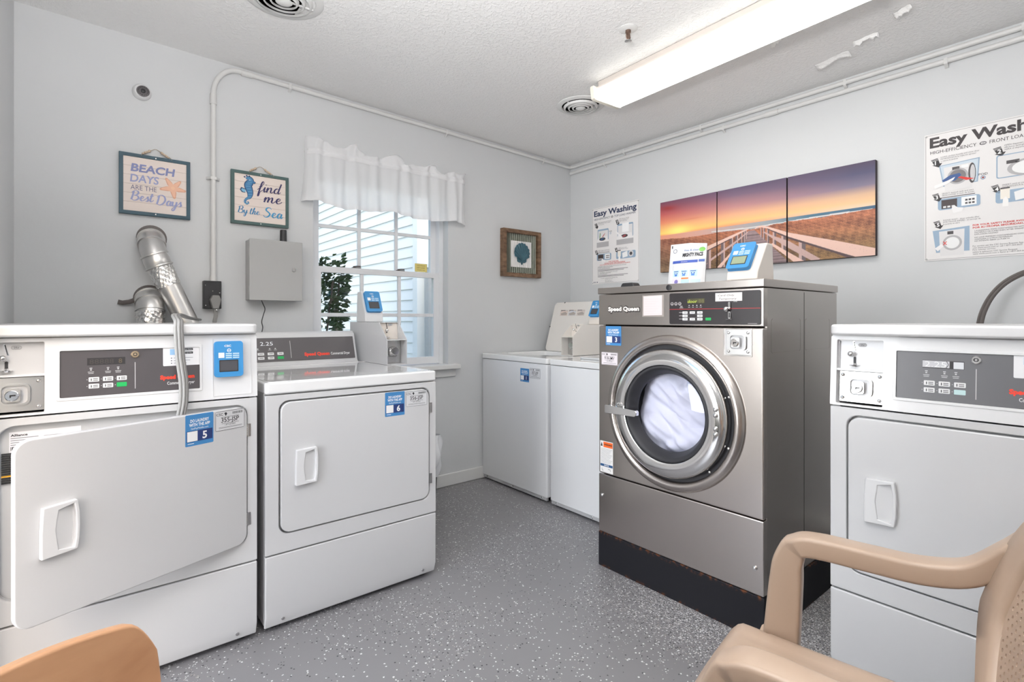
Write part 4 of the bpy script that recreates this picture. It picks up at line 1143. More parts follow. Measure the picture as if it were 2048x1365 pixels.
# ------------------------------------------------------------------ things on the stainless washer
def pouch():
    W, H = .160, .172
    def fn(u, v):
        x = (u - .5) * W * (1 - .04 * v); z = v * H * (1 - .10 * max(0, u - .55) * (1 if v > .5 else 0))
        b = math.sin(PI * u) ** .7 * (1 - v) ** .6 * .032 + .002
        return x, b, z
    t = MB()
    def front(u, v): x, b, z = fn(u, v); return (x + .012 * (v - .5), -b, z)
    def back(u, v): x, b, z = fn(u, v); return (x + .012 * (v - .5), b, z)
    t.grid(front, 20, 20, 'plastic_white'); t.grid(back, 20, 20, 'plastic_white')
    o = t.obj('detergent_pouch', loc=(-1.085, -1.728, 1.2372), rot=(0, 0, -PI / 2 + .12), sharp=70)
    tag(o, 'white printed detergent pouch standing on top of the stainless washer', 'pouch')
    a = MB()
    def rect(x0, x1, z0, z1, mt, L=1):
        n = 6
        V = []; F = []
        for i in range(n + 1):
            for j in range(n + 1):
                V.append((x0 + (x1 - x0) * i / n, -L * .0005, z0 + (z1 - z0) * j / n))
        for i in range(n):
            for j in range(n):
                q = i * (n + 1) + j; F.append((q, q + n + 1, q + n + 2, q + 1))
        a.add(V, F, mt)
    a.EPS = .0005
    a.text('free & clear', .020, .138, .0085, flat(90, 120, 170), 1, w=.060, align='C')
    a.text('MIGHTY PACS', .026, .116, .014, flat(40, 40, 46), 1, w=.082, align='C', bold=.05)
    a.disc(.062, .142, .012, flat(120, 184, 84), 2, 16, .009)
    a.hoop(-.052, .142, .009, .002, flat(120, 124, 140), 1, 14)
    rect(-.058, .050, .090, .101, flat(58, 84, 168)); a.text('directions', -.004, .0935, .004, WHITE, 2, w=.028, align='C')
    rect(.053, .074, .092, .102, flat(70, 100, 170))
    for i in range(4): a.rect(-.056, .044 - (i % 2) * .04, .0835 - i * .006, .0848 - i * .006, flat(160, 164, 184), 1)
    for i in range(3):
        x = -.050 + i * .036
        rect(x, x + .031, .034, .062, flat(188, 216, 238)); a.rect(x + .004, x + .026, .054, .058, flat(80, 110, 170), 2)
        a.disc(x + .010, .048, .003, flat(60, 90, 160), 2, 8); a.disc(x + .020, .048, .003, flat(60, 90, 160), 2, 8); a.rrect(x + .009, x + .022, .037, .045, .002, flat(70, 120, 190), 2)
    a.disc(-.034, .018, .018, flat(214, 206, 220), 1, 20); a.disc(-.030, .014, .009, flat(120, 110, 170), 2, 14)
    rect(-.008, .022, .024, .030, flat(206, 116, 50)); rect(-.008, .026, .006, .022, flat(176, 202, 218)); rect(.030, .066, .006, .022, flat(190, 210, 222))
    a.rect(-.07, -.066, .155, .166, flat(30, 30, 34), 1)
    # lay the print on the bulging front
    out = []
    for x, y, z in a.v:
        v = z / H; u = min(1, max(0, x / (W * (1 - .04 * v)) + .5))
        _, b, _z = fn(u, v); out.append((x + .012 * (v - .5), -b + y - .0006, z))
    a.v = out
    a.obj('print', o, recalc=False, smooth=False)
pouch()
def steel_reader():
    t = thing('reader_stand', 'white wedge stand with a blue card reader, on the front corner of the stainless washer', 'card reader', (-1.200, -2.003, 1.2372), -PI / 2)
    b = MB(); b.prism([(.0, 0), (.004, .028), (.072, .128), (.080, .133), (.120, .133), (.130, 0)], -.046, .066, 'x', 'plastic_cream'); b.obj('stand', t, bev=.006, seg=3)
    r = reader_mesh(True); r.obj('card_reader', t, loc=(-.004, .038, .082), rot=(-math.atan2(.068, .10), 0, 0), bev=.002, recalc=False)
steel_reader()

# ------------------------------------------------------------------ ceiling
def lamp():
    cx, cy = -.868, -1.700
    zc = ceil_z(cx)
    t = thing('fluorescent_light', 'long lit fluorescent wraparound ceiling light with cream end caps', 'ceiling light', (cx, cy, zc), math.radians(-2.6))
    L = .610
    p = MB(); p.box(-.075, .075, -L + .01, L - .01, -.050, -.001, 'lamp_pan'); p.obj('housing', t, bev=.002)
    l = MB(); l.prism([(-.090, -.044), (-.110, -.062), (-.104, -.086), (-.092, -.0955), (.092, -.0955), (.104, -.086), (.110, -.062), (.090, -.044)], -L + .012, L - .012, 'y', 'lens'); l.obj('diffuser', t, sharp=20)
    for s in (-1, 1):
        e = MB(); e.prism([(-.112, -.030), (-.112, -.048), (-.104, -.094), (-.094, -.0995), (.094, -.0995), (.104, -.094), (.112, -.048), (.112, -.030)], s * L - .012, s * L + .012, 'y', 'diffuser_trim'); e.obj('end_cap', t, bev=.002)
    for s in (-1, 1):
        e = MB(); e.box(s * .085 - .008, s * .085 + .008, -L, L, -.047, -.036, 'lamp_pan'); e.obj('side_rail', t, bev=.001)
lamp()

def vent(label, x, y, r, group=None):
    t = thing('ceiling_vent', label, 'vent', (x, y, ceil_z(x)), 0)
    a = MB(); a.lathe([(r, -.001), (r, -.004), (r * .95, -.008), (r * .80, -.010), (r * .78, -.004), (r * .78, -.001)], 'trim', 40, closed=True); a.obj('flange', t)
    b = MB(); b.lathe([(r * .79, -.0015), (.001, -.0015), (.001, -.001), (r * .79, -.001)], 'gap', 32); b.obj('throat', t)
    for k in range(4):
        q = r * (.72 - .17 * k)
        c = MB()
        if k < 3: c.lathe([(q, -.010), (q - r * .035, -.020), (q - r * .085, -.022), (q - r * .05, -.012)], 'trim', 36, closed=True)
        else: c.lathe([(.001, -.014), (q * .9, -.014), (q, -.020), (q * .6, -.026), (.001, -.027)], 'trim', 28)
        c.obj('cone', t)
    d = MB(); d.box(-r * .76, r * .76, -.003, .003, -.014, -.008, 'trim'); d.obj('cross_bar', t)
vent('round white ceiling vent beside the end of the long light', -.770, -.835, .138)
vent('round white ceiling vent cut by the upper frame, above the two beach signs', -2.385, -.752, .150)

t = thing('sprinkler_head', 'small metal sprinkler head hanging from the ceiling beside the long light', 'sprinkler', (-1.185, -1.505, ceil_z(-1.185)))
a = MB(); a.lathe([(.040, -.001), (.040, -.003), (.030, -.007), (.012, -.009), (.012, -.001)], 'trim', 28); a.obj('escutcheon', t)
a = MB(); a.lathe([(.011, -.006), (.012, -.018), (.008, -.022), (.005, -.026), (.005, -.048), (.008, -.050)], 'bronze', 16); a.obj('body', t)
a = MB(); a.tube([(-.009, 0, -.02), (-.013, 0, -.036), (-.006, 0, -.052)], .0025, 'bronze', 8); a.tube([(.009, 0, -.02), (.013, 0, -.036), (.006, 0, -.052)], .0025, 'bronze', 8); a.obj('frame_arm', t)
a = MB(); a.lathe([(.004, -.050), (.015, -.053), (.015, -.0545), (.004, -.056)], 'zinc', 18); a.obj('deflector', t)

# ------------------------------------------------------------------ conduits
def strap(t, p, axis, r, wall):
    # one-hole strap across the pipe
    s = MB()
    if axis == 'x': s.tube([(p[0], -.001, p[2] - r * 2.1), (p[0], -.001 - r * 2, p[2] - r), (p[0], -.002 - r * 2, p[2] + r), (p[0], -.001, p[2] + r * 1.4)], .003, 'conduit', 6, rect=(.007, .0015), up=(1, 0, 0))
    elif axis == 'z': s.tube([(p[0] - r * 2.4, -.001, p[2]), (p[0] - r, -.002 - r * 2, p[2]), (p[0] + r, -.002 - r * 2, p[2]), (p[0] + r * 2.4, -.001, p[2])], .003, 'conduit', 6, rect=(.007, .0015), up=(0, 0, 1))
    else: s.tube([(-.001, p[1], p[2] - r * 2.1), (-.001 - r * 2, p[1], p[2] - r), (-.002 - r * 2, p[1], p[2] + r), (-.001, p[1], p[2] + r * 1.4)], .003, 'conduit', 6, rect=(.007, .0015), up=(0, 1, 0))
    s.obj('strap', t)
r = .0118
px = -2.510
def off(x): return ceil_z(x) - .026
path = [(px, -.014, 1.285), (px, -.014, 2.205)]
for k in range(1, 9):
    a = PI / 2 * k / 8
    path.append((px + .115 * (1 - math.cos(a)), -.014, 2.205 + (off(px + .1) - 2.205) * math.sin(a)))
for x in np.linspace(-2.30, -.10, 12): path.append((float(x), -.014, off(float(x)) - .002))
path += [(-.05, -.017, off(0) - .002), (-.026, -.028, off(0) - .002), (-.015, -.055, off(0) - .002)]
for y in np.linspace(-.12, -4.2, 16): path.append((-.014, float(y), off(0) - .001))
t = thing('conduit', 'white painted conduit bending up the window wall and round under the ceiling', 'conduit', (0, 0, 0))
a = MB(); a.tube(path, r, 'conduit', 12); a.obj('pipe', t)
for (c0, c1) in (((px, -.014, 2.155), (px, -.014, 2.205)), ((-2.385, -.014, off(-2.385) - .002), (-2.335, -.014, off(-2.335) - .002)), ((px, -.014, 1.283), (px, -.014, 1.310))):
    a = MB(); a.tube([c0, c1], r * 1.28, 'conduit', 14); a.obj('coupling', t)
strap(t, (px, 0, 1.79), 'z', r, 0)
for x in (-2.15, -1.17, -.31): strap(t, (x, 0, off(x) - .004), 'x', r, 0)
for y in (-.55, -1.15, -1.95, -2.6): strap(t, (0, y, off(0) - .003), 'y', r, 0)
t = thing('conduit', 'lower white conduit running along the wall above the boardwalk pictures', 'conduit', (0, 0, 0))
a = MB(); a.tube([(-.013, -.012, off(0) - .045)] + [(-.0135, float(y), off(0) - .045) for y in np.linspace(-.1, -4.2, 14)], r, 'conduit', 12); a.obj('pipe', t)
a = MB(); a.tube([(-.0135, -1.55, off(0) - .045), (-.0135, -1.62, off(0) - .045)], r * 1.25, 'conduit', 14); a.obj('coupling', t)
for y in (-.37, -1.30, -2.35): strap(t, (0, y, off(0) - .048), 'y', r, 0)

# ------------------------------------------------------------------ window wall things
t = thing('outlet_box', 'black outlet box on the window wall below the vertical white conduit', 'outlet', (-2.517, 0, 1.215))
a = MB(); a.box(-.0385, .0385, -.038, 0, -.066, .070, 'black'); a.obj('box', t, bev=.003)
a = MB(); a.prism(rr(-.036, .036, -.064, .067, .003, 3), -.041, -.038, 'y', 'black')
for x, z in ((0, .020), (.030, .012), (-.031, .048), (-.03, -.05)): a.lathe_at((x, -.041, z), [(.0022, 0), (.0022, .0008), (.0003, .001)], 'zinc', 8, 'y')
a.obj('cover_plate', t)
t = thing('power_plug', 'grey right-angle power plug pushed into the black outlet box', 'plug', (-2.510, -.041, 1.188))
a = MB(); a.prism([(-.012, -.040), (.014, -.040), (.024, .004), (.016, .026), (-.014, .026), (-.024, .004)], -.036, 0, 'y', 'cordgrey'); a.obj('plug_body', t, bev=.005, seg=3)
a = MB(); a.tube(spline([(.0, -.02, -.034), (.002, -.024, -.07), (-.004, -.026, -.12), (-.01, -.03, -.30), (-.02, -.06, -.55)]), .006, 'cordgrey', 8, rect=(.009, .0045), up=(1, 0, 0)); a.obj('cord', t)
a = MB(); a.ball((.004, -.033, -.046), .006, 'chrome', 10, 6); a.obj('cord_clamp', t)

def duct(label, pts, rads, seams, tape, hole):
    t = thing('dryer_duct', label, 'duct', (0, 0, 0))
    a = MB(); a.tube(pts, rads, 'galv', 28); a.obj('pipe', t, sharp=60)
    for c0, c1, rr_ in seams:
        a = MB(); a.tube([c0, c1], rr_, 'galv', 28); a.obj('bead', t, bev=.001)
    rn = random.Random(3)
    for q, (pl, rr_) in enumerate(tape):
        a = MB()
        def fn(u, v, pl=pl, rr_=rr_):
            P = [Vector(p) for p in pl]; n = len(P) - 1
            i = min(int(v * n), n - 1); p = P[i].lerp(P[i + 1], v * n - i); d = (P[i + 1] - P[i]).normalized()
            ux = Vector((0, 0, 1)) if abs(d.z) < .8 else Vector((0, -1, 0)); ux = (ux - d * ux.dot(d)).normalized(); w = d.cross(ux)
            a_ = 2 * PI * u; R = rr_ + .0022 * math.sin(7 * a_ + 9 * v) * math.sin(13 * v + 3 * a_) + .0014 * math.sin(19 * a_ - 14 * v)
            return p + ux * R * math.cos(a_) + w * R * math.sin(a_) + d * .003 * math.sin(5 * a_) * (v - .5)
        a.grid(fn, 64, 22, 'foil', close_u=True); a.obj('foil_tape', t, sharp=60)
    a = MB(); a.M = Matrix.Translation(hole[0]) @ Matrix.Rotation(PI / 2, 4, 'X')
    a.lathe([(hole[1], .0005), (hole[1] + .004, .0015), (hole[1] - .012, .002), (hole[1] - .012, .0005)], 'cordbrown', 30, closed=True); a.obj('wall_cutout', t)
R = .0465
dv = Vector((.385, -.06, -.922)).normalized()
A0 = Vector((-2.762, .03, 1.470)); J0 = Vector((-2.763, -.030, 1.462)); J1 = Vector((-2.764, -.062, 1.436)); J2 = Vector((-2.756, -.088, 1.388)); J3 = Vector((-2.738, -.098, 1.336)); J4 = J3 + dv * .62
def gore(a, b): return [a, a.lerp(b, .5), b]
duct('long silver dryer duct slanting down from the wall, below the navy-framed beach sign',
     [A0, J0, J0.lerp(J1, .5), J1, J1.lerp(J2, .5), J2, J2.lerp(J3, .5), J3, J3 + dv * .004, J3 + dv * .1, J4],
     [R * 1.07, R * 1.07, R * 1.13, R * 1.07, R * 1.13, R * 1.07, R * 1.13, R * 1.10, R, R * .985, R * .985],
     [(J0 + Vector((0, .004, .001)), J0 - Vector((0, .004, .003)), R * 1.20), (J1 + Vector((0, .0035, .004)), J1 - Vector((0, .0035, .004)), R * 1.20), (J2 - dv * .004, J2 + dv * .004, R * 1.21), (J3 - dv * .003, J3 + dv * .003, R * 1.22)],
     [([J3 + dv * .006, J3 + dv * .05, J3 + dv * .095], R * 1.03)], ((-2.759, 0, 1.474), .0555))
B0 = Vector((-2.768, .03, 1.190)); B1 = Vector((-2.770, -.034, 1.188)); B2 = Vector((-2.771, -.068, 1.170)); B3 = Vector((-2.771, -.092, 1.136)); B4 = Vector((-2.771, -.100, 1.06)); B5 = Vector((-2.77, -.11, .6))
duct('short silver dryer duct with crinkled foil tape, just above the open dryer', [B0, B1, B1.lerp(B2, .5), B2, B2.lerp(B3, .5), B3, B4, B5], [R * 1.14, R * 1.14, R * 1.20, R * 1.14, R * 1.20, R * 1.14, R, R],
     [(B1 + Vector((0, .004, .001)), B1 - Vector((0, .004, .002)), R * 1.24), (B2 + Vector((0, .003, .003)), B2 - Vector((0, .003, .003)), R * 1.23), (B3 + Vector((0, .001, .003)), B3 - Vector((0, .001, .003)), R * 1.23)],
     [([B3 - Vector((0, 0, .004)), B3 - Vector((0, .003, .04)), B4 - Vector((0, 0, .05))], R * 1.15)], ((-2.767, 0, 1.193), .059))
t = thing('metal_strip', 'dark bent metal strip on the wall beside the short taped duct', 'strip', (-2.838, -.004, 1.172))
a = MB(); a.tube([(.012, -.03, .012), (-.006, -.020, .004), (-.030, -.010, .000), (-.046, -.004, .004)], .004, 'cordbrown', 8, rect=(.010, .002), up=(0, 0, 1)); a.obj('strip', t)

# grey flat power cord lying over the open dryer
t = thing('power_cable', 'grey flat power cord draped over the top and front of the open dryer', 'cord', (0, 0, 0))
pts = spline([(-2.60, -.20, 1.096), (-2.66, -.36, 1.105), (-2.715, -.55, 1.116), (-2.752, -.78, 1.112), (-2.766, -.95, 1.099), (-2.769, -1.004, 1.090), (-2.770, -1.016, 1.06), (-2.766, -1.018, .98), (-2.757, -1.017, .90), (-2.757, -1.013, .84), (-2.764, -1.006, .790), (-2.768, -.990, .760), (-2.77, -.965, .74)], 6)
for dx in (-.0088, 0, .0088):
    a = MB(); a.tube([(p[0] + dx, p[1] - (.001 if dx == 0 else 0), p[2]) for p in pts], .0046, 'boxgrey' if dx < .005 else 'cordgrey', 8); a.obj('strand', t)
a = MB(); a.tube(pts, .004, 'cordgrey', 8, rect=(.0085, .0015), up=(1, 0, 0)); a.obj('web', t)

t = thing('control_box', 'grey metal control box with a keyed lock and black antenna, left of the window', 'control box', (-2.3635, 0, 1.195))
a = MB(); a.box(0, .2535, -.082, 0, 0, .305, 'boxgrey'); b_ = a.obj('body', t, bev=.003)
for z in (.05, .24):
    h_ = MB(); h_.tube([(0, 0, -.02), (0, 0, .02)], .003, 'boxgrey', 8); h_.obj('hinge', t, loc=(-.001, -.084, z))
a = MB(); a.box(-.002, .2555, -.092, -.083, -.002, .307, 'boxgrey'); dd = a.obj('door', t, bev=.003)
a = MB(); a.M = Matrix.Rotation(PI / 2, 4, 'X'); a.lathe([(.0105, 0), (.0105, .003), (.0085, .005), (.005, .005), (.005, .003), (.001, .003)], 'chrome', 24); a.obj('lock', dd, loc=(.211, -.092, .160))
a = MB(); a.lathe([(.018, 0), (.017, .012), (.0165, .062), (.015, .066), (.001, .067)], 'black', 24); a.obj('antenna', t, loc=(.172, -.045, .305))
t = thing('thin_cable', 'thin black cable hanging from the bottom of the grey control box', 'cable', (-2.30, -.03, 1.195))
a = MB(); a.tube(spline([(0, -.02, .002), (.008, -.022, -.02), (.017, -.022, -.045), (.010, -.020, -.075), (.003, -.016, -.11), (.008, -.014, -.14), (.002, -.012, -.18), (-.01, -.008, -.30)]), .0022, 'black', 8); a.obj('cable', t)

t = thing('wall_sensor', 'round white wall sensor with dark lens ring, high on the window wall', 'sensor', (-2.797, 0, 2.138))
a = MB(); a.M = Matrix.Rotation(PI / 2, 4, 'X'); a.lathe([(.036, 0), (.037, .006), (.034, .020), (.028, .026), (.025, .0245), (.001, .0245)], 'plastic_white', 32); a.obj('housing', t)
a = MB(); a.M = Matrix.Translation((.004, -.0245, 0)) @ Matrix.Rotation(PI / 2, 4, 'X'); a.lathe([(.0255, 0), (.0245, .003), (.010, .004), (.001, .004)], 'panel', 28)
for k in range(14):
    q = 2 * PI * k / 14; a.ball((.018 * math.cos(q), .018 * math.sin(q), .0035), .0022, 'black', 8, 4)
a.obj('lens_ring', t)
a = MB(); a.M = Matrix.Translation((.004, -.0285, 0)) @ Matrix.Rotation(PI / 2, 4, 'X'); a.lathe([(.0095, 0), (.009, .003), (.005, .005), (.001, .0055)], 'black', 20); a.obj('lens', t)

# beach signs
def sign(label, x0, z0, w, h, frame_mat):
    t = thing('beach_sign', label, 'sign', (x0, -.001, z0))
    f = MB(); f.ring([(0, 0), (w, 0), (w, h), (0, h)], [(.0155, .0155), (w - .0155, .0155), (w - .0155, h - .0155), (.0155, h - .0155)], -.020, 0, 'y', frame_mat); f.obj('frame', t, bev=.0012)
    n = 6; ih = (h - .031) / n
    for k in range(n):
        b = MB(); b.box(.0155, w - .0155, -.0165, -.004, .0155 + k * ih + .0003, .0155 + (k + 1) * ih - .0003, 'signpink'); b.obj('plank', t, bev=.0004, seg=1)
    for z in (.008, h - .009):
        s = MB(); s.M = Matrix.Rotation(PI / 2, 4, 'X'); s.lathe([(.003, 0), (.0028, .001), (.0005, .0016)], 'zinc', 12); s.obj('screw', t, loc=(w * .5, -.020, z))
    c = w * .5
    rp = MB(); rp.tube([(c - .055, -.021, h - .006), (c - .052, -.014, h + .004), (c - .004, -.008, h + .036), (c + .004, -.008, h + .036), (c + .058, -.014, h + .004), (c + .062, -.021, h - .006)], .0013, 'rope', 6); rp.obj('hanging_cord', t)
    for s_ in (-1, 1):
        for k in range(4):
            u = .12 + .17 * k
            b = MB(); b.ball((0, 0, 0), .0062 if k % 2 else .0052, 'bead', 10, 6); b.obj('bead', t, loc=(c + s_ * (.054 - .048 * u), -.013 + .005 * u, h + .003 + .032 * u))
    return t
w, h = .273, .276
t = sign('navy-framed sign with a starfish reading BEACH DAYS ARE THE BEST DAYS', -2.881, 1.574, w, h, 'tealframe')
a = MB(); a.y0 = -.0166
P1 = flat(122, 128, 172); P2 = flat(146, 152, 192); P3 = flat(84, 84, 116)
a.text('BEACH', .042, .196, .034, P1, 1, w=.170, bold=.03, shear=.12, res=4)
a.text('DAYS', .040, .148, .034, P2, 1, w=.108, bold=.02, shear=.10, res=4)
a.text('ARE THE', .042, .112, .022, P3, 1, w=.098, bold=-.005, res=3)
script_text(a, 'Best', .041, .064, .0190, .0215, .0056, P2)
script_text(a, 'Days', .136, .056, .0200, .0225, .0058, P2)
sc = [(.202, .142)]
def star(c, rads, angs, tip=.010):
    pts = []
    for k in range(5):
        a0 = math.radians(angs[k]); r0 = rads[k]; nx, nz = -math.sin(a0), math.cos(a0)
        ex, ez = c[0] + r0 * math.cos(a0), c[1] + r0 * math.sin(a0)
        mx, mz = c[0] + r0 * .5 * math.cos(a0), c[1] + r0 * .5 * math.sin(a0)
        pts += [(mx - nx * tip * 1.05, mz - nz * tip * 1.05), (ex - nx * tip * .5, ez - nz * tip * .5), (ex + math.cos(a0) * tip * .4, ez + math.sin(a0) * tip * .4), (ex + nx * tip * .5, ez + nz * tip * .5), (mx + nx * tip * 1.05, mz + nz * tip * 1.05)]
        an = math.radians(angs[(k + 1) % 5]); d = (an - a0) % (2 * PI); am = a0 + d / 2
        pts.append((c[0] + .018 * math.cos(am), c[1] + .018 * math.sin(am)))
    return pts
angs = [10, 60, 125, 185, 283]; rads = [.050, .046, .050, .050, .046]
angs = [-8, 50, 122, 192, 278]
a.poly(star((.203, .140), rads, angs, .0105), flat(212, 160, 134), 1); a.poly(star((.203, .141), [q * .88 for q in rads], angs, .0072), flat(230, 182, 154), 2)
a.disc(.203, .141, .008, flat(236, 192, 160), 3, 12)
a.obj('print', t, recalc=False, smooth=False)
w, h = .276, .270
t = sign('green-framed sign with a blue seahorse reading find me By the Sea', -2.433, 1.582, w, h, 'greenframe')
a = MB(); a.y0 = -.0166
S1 = flat(60, 120, 168); S2 = flat(40, 74, 112); S3 = flat(120, 176, 206)
body = spline([(.068, .232), (.080, .236), (.090, .228), (.086, .214), (.078, .200), (.083, .180), (.088, .160), (.084, .140), (.070, .128), (.064, .114), (.072, .104), (.080, .110), (.076, .117)], 6)
ws = []
for i in range(len(body)):
    u = i / (len(body) - 1); ws.append(.004 + .026 * math.sin(min(1, u * 1.5) * PI) ** .8 * (1 if u < .667 else 1) if u < .62 else max(.004, .016 * (1 - u) + .004))
a.line(body, [q * 1.25 for q in ws], S2, 1); a.line(body, [q * .95 for q in ws], S1, 2)
a.line([(.084, .228), (.100, .221), (.112, .214)], [.018, .012, .011], S2, 1); a.line([(.084, .228), (.100, .221), (.110, .215)], [.013, .008, .007], S1, 2.2)
a.poly([(.066, .180), (.046, .186), (.040, .172), (.050, .160), (.066, .160)], S2, 1); a.poly([(.066, .176), (.050, .180), (.046, .172), (.054, .164), (.066, .163)], S3, 2)
for i in range(6, len(body) - 8, 4):
    p, q = body[i], body[i + 1]; a.line([(p[0] - .010, p[1]), (p[0] + .010, p[1] + .002)], .0016, S3, 3)
for i, (x, z) in enumerate([(.062, .240), (.072, .247), (.084, .246), (.094, .238)]): a.disc(x, z, .0045, S2, 1, 8)
a.disc(.086, .227, .002, WHITE, 3, 8)
N1 = flat(44, 40, 92); T1 = flat(42, 122, 170); T2 = flat(60, 142, 186)
script_text(a, 'find', .122, .176, .0295, .026, .0058, N1)
script_text(a, 'me', .150, .124, .0320, .027, .0066, N1)
script_text(a, 'By', .030, .056, .0155, .017, .0040, T1)
script_text(a, 'the', .083, .054, .0165, .017, .0040, T1)
script_text(a, 'Sea', .146, .048, .0262, .0250, .0066, T2)
a.obj('print', t, recalc=False, smooth=False)

# shell picture
t = thing('shell_picture', 'rustic wood-framed picture with a teal scallop shell on corrugated tin', 'picture', (-.713, -.001, 1.404))
w, h = .360, .342
for (x0, x1, z0, z1) in ((0, .030, 0, h), (w - .030, w, 0, h), (.030, w - .030, 0, .028), (.030, w - .030, h - .028, h)):
    a = MB(); a.box(x0, x1, -.040, 0, z0, z1, 'framewood'); a.obj('frame_board', t, bev=.002)
a = MB(); n = 90
V = []; F = []
for i in range(n + 1):
    x = .030 + (w - .060) * i / n; y = -.012 + .009 * math.cos(2 * PI * i / 6)
    V += [(x, y, .028), (x, y, h - .028)]
for i in range(n): F.append((2 * i, 2 * i + 2, 2 * i + 3, 2 * i + 1))
a.add(V, F, 'corrugated'); a.obj('corrugated_backing', t, recalc=False, sharp=80)
a = MB(); a.box(.086, .278, -.020, -.014, .072, .262, 'paper'); a.obj('card', t, bev=.001)
def shell(u, v):
    ang = math.radians(-22 + 224 * u); R = .070
    rib = abs(math.cos(10 * PI * u)) ** .7
    c = (.182, .176); base = (.182, .118)
    k = R * (1 + .07 * rib)
    ex, ez = c[0] + k * math.cos(ang), c[1] + k * math.sin(ang)
    x = base[0] + (ex - base[0]) * v; z = base[1] + (ez - base[1]) * v
    return (x, -.0225 - .014 * math.sin(PI * min(1, v * .85 + .1)) - .0035 * rib * v, z)
a = MB(); a.grid(shell, 120, 10, 'shell'); a.prism([(.138, .140), (.142, .112), (.160, .104), (.170, .110), (.182, .090), (.194, .110), (.204, .104), (.222, .112), (.226, .140), (.205, .160), (.160, .160)], -.029, -.0205, 'y', 'shell'); a.obj('scallop_shell', t, recalc=False, sharp=60)

# valance curtain
def valance():
    t = thing('valance_curtain', 'white gathered valance curtain across the top of the window', 'curtain', (0, 0, 0))
    x0, x1, zt, zb = -2.072, -1.040, 2.030, 1.728
    rn = random.Random(11)
    ph = [rn.uniform(0, 6.28) for _ in range(6)]
    def fold(u, v):
        d = .011 + .006 * v
        return d * (math.sin(2 * PI * 9 * u + ph[0] + .6 * math.sin(5 * u + ph[1])) * .6 + math.sin(2 * PI * 15.3 * u + ph[2]) * .35 + .3 * math.sin(2 * PI * 4.2 * u + ph[3]))
    def fn(u, v):
        e = min(1, min(u, 1 - u) / .035)
        x = x0 + (x1 - x0) * u + .004 * math.sin(40 * u + 4 * v) - (.018 * v if u < .02 else 0) + (.012 * v if u > .98 else 0)
        y = -.012 - (.045 + .010 * v) * math.sqrt(max(0, e)) + fold(u, v) * (.3 + .7 * e)
        z = zt + (zb - zt) * v + (.010 * math.sin(2 * PI * 2.3 * u + 1.1) + .004 * math.sin(2 * PI * 4.7 * u)) * v - .006 * u
        return (x, min(y, -.004), z)
    a = MB(); a.grid(fn, 220, 26, 'curtain'); a.obj('panel', t, recalc=False, sharp=180)
    hm = MB(); hm.grid(lambda u, v: (lambda p: (p[0], p[1] - .0015, p[2]))(fn(u, .93 + .07 * v)), 220, 2, 'curtain'); hm.obj('hem', t, recalc=False, sharp=180)
    hb = MB(); hb.grid(lambda u, v: (lambda p: (p[0], p[1] - .003, p[2]))(fn(u, .955 + .012 * v)), 220, 1, 'curtain'); hb.obj('hem_stitching', t, recalc=False, sharp=180)
    # floppy header ruffle above the rod pocket
    def hd(u, v):
        p = fn(u, 0)
        hgt = .016 + .040 * (.5 + .5 * math.sin(2 * PI * 4.3 * u + 1.2)) ** .7 * (1 - .35 * u) + .012 * math.sin(2 * PI * 7.9 * u + 2) + (.018 if u < .25 else 0) * math.sin(PI * min(1, u / .25))
        hgt = max(.010, hgt) * (1 - .25 * u)
        flop = .030 * math.sin(2 * PI * 4.3 * u + .4)
        return (p[0] + .012 * math.sin(2 * PI * 6 * u) * v, min(-.003, p[1] + .006 * math.sin(2 * PI * 22 * u) * v - flop * v * v), p[2] + hgt * math.sin(v * PI * .62) / math.sin(PI * .5))
    b = MB(); b.grid(hd, 220, 8, 'curtain'); b.obj('header_ruffle', t, recalc=False, sharp=180)
    pk = MB(); pk.grid(lambda u, v: (lambda p: (p[0], p[1] - .006 - .006 * math.sin(PI * v), p[2] + .006 - .03 * v))(fn(u, .03)), 220, 4, 'curtain'); pk.obj('rod_pocket', t, recalc=False, sharp=180)
    r = MB(); r.tube([(x0 + .004, -.002, zt - .012), (x0 + .010, -.040, zt - .012), (x0 + .03, -.050, zt - .012), (x1 - .03, -.050, zt - .022), (x1 - .010, -.040, zt - .022), (x1 - .004, -.002, zt - .022)], .005, 'trim', 8); r.obj('rod', t)
valance()

# bin behind the low dryer
t = thing('waste_bin', 'dark waste bin lined with a clear bag, behind the low white dryer', 'bin', (-1.585, -.330, 0))
a = MB(); a.lathe([(.118, .0), (.122, .004), (.140, .30), (.136, .30), (.118, .008), (.001, .008)], 'black', 28); a.obj('bin', t)
def bagf(u, v):
    q = 2 * PI * u; R = .143 + .010 * math.sin(7 * q + 5 * v) + .008 * math.sin(13 * q - 7 * v) - .012 * (1 - v) ; z = .225 + .225 * v
    R += .018 * math.sin(PI * v)
    return (R * math.cos(q), R * math.sin(q), z + .006 * math.sin(5 * q) * v)
a = MB(); a.grid(bagf, 60, 12, 'bag', close_u=True); a.obj('bag', t, recalc=False, sharp=180)

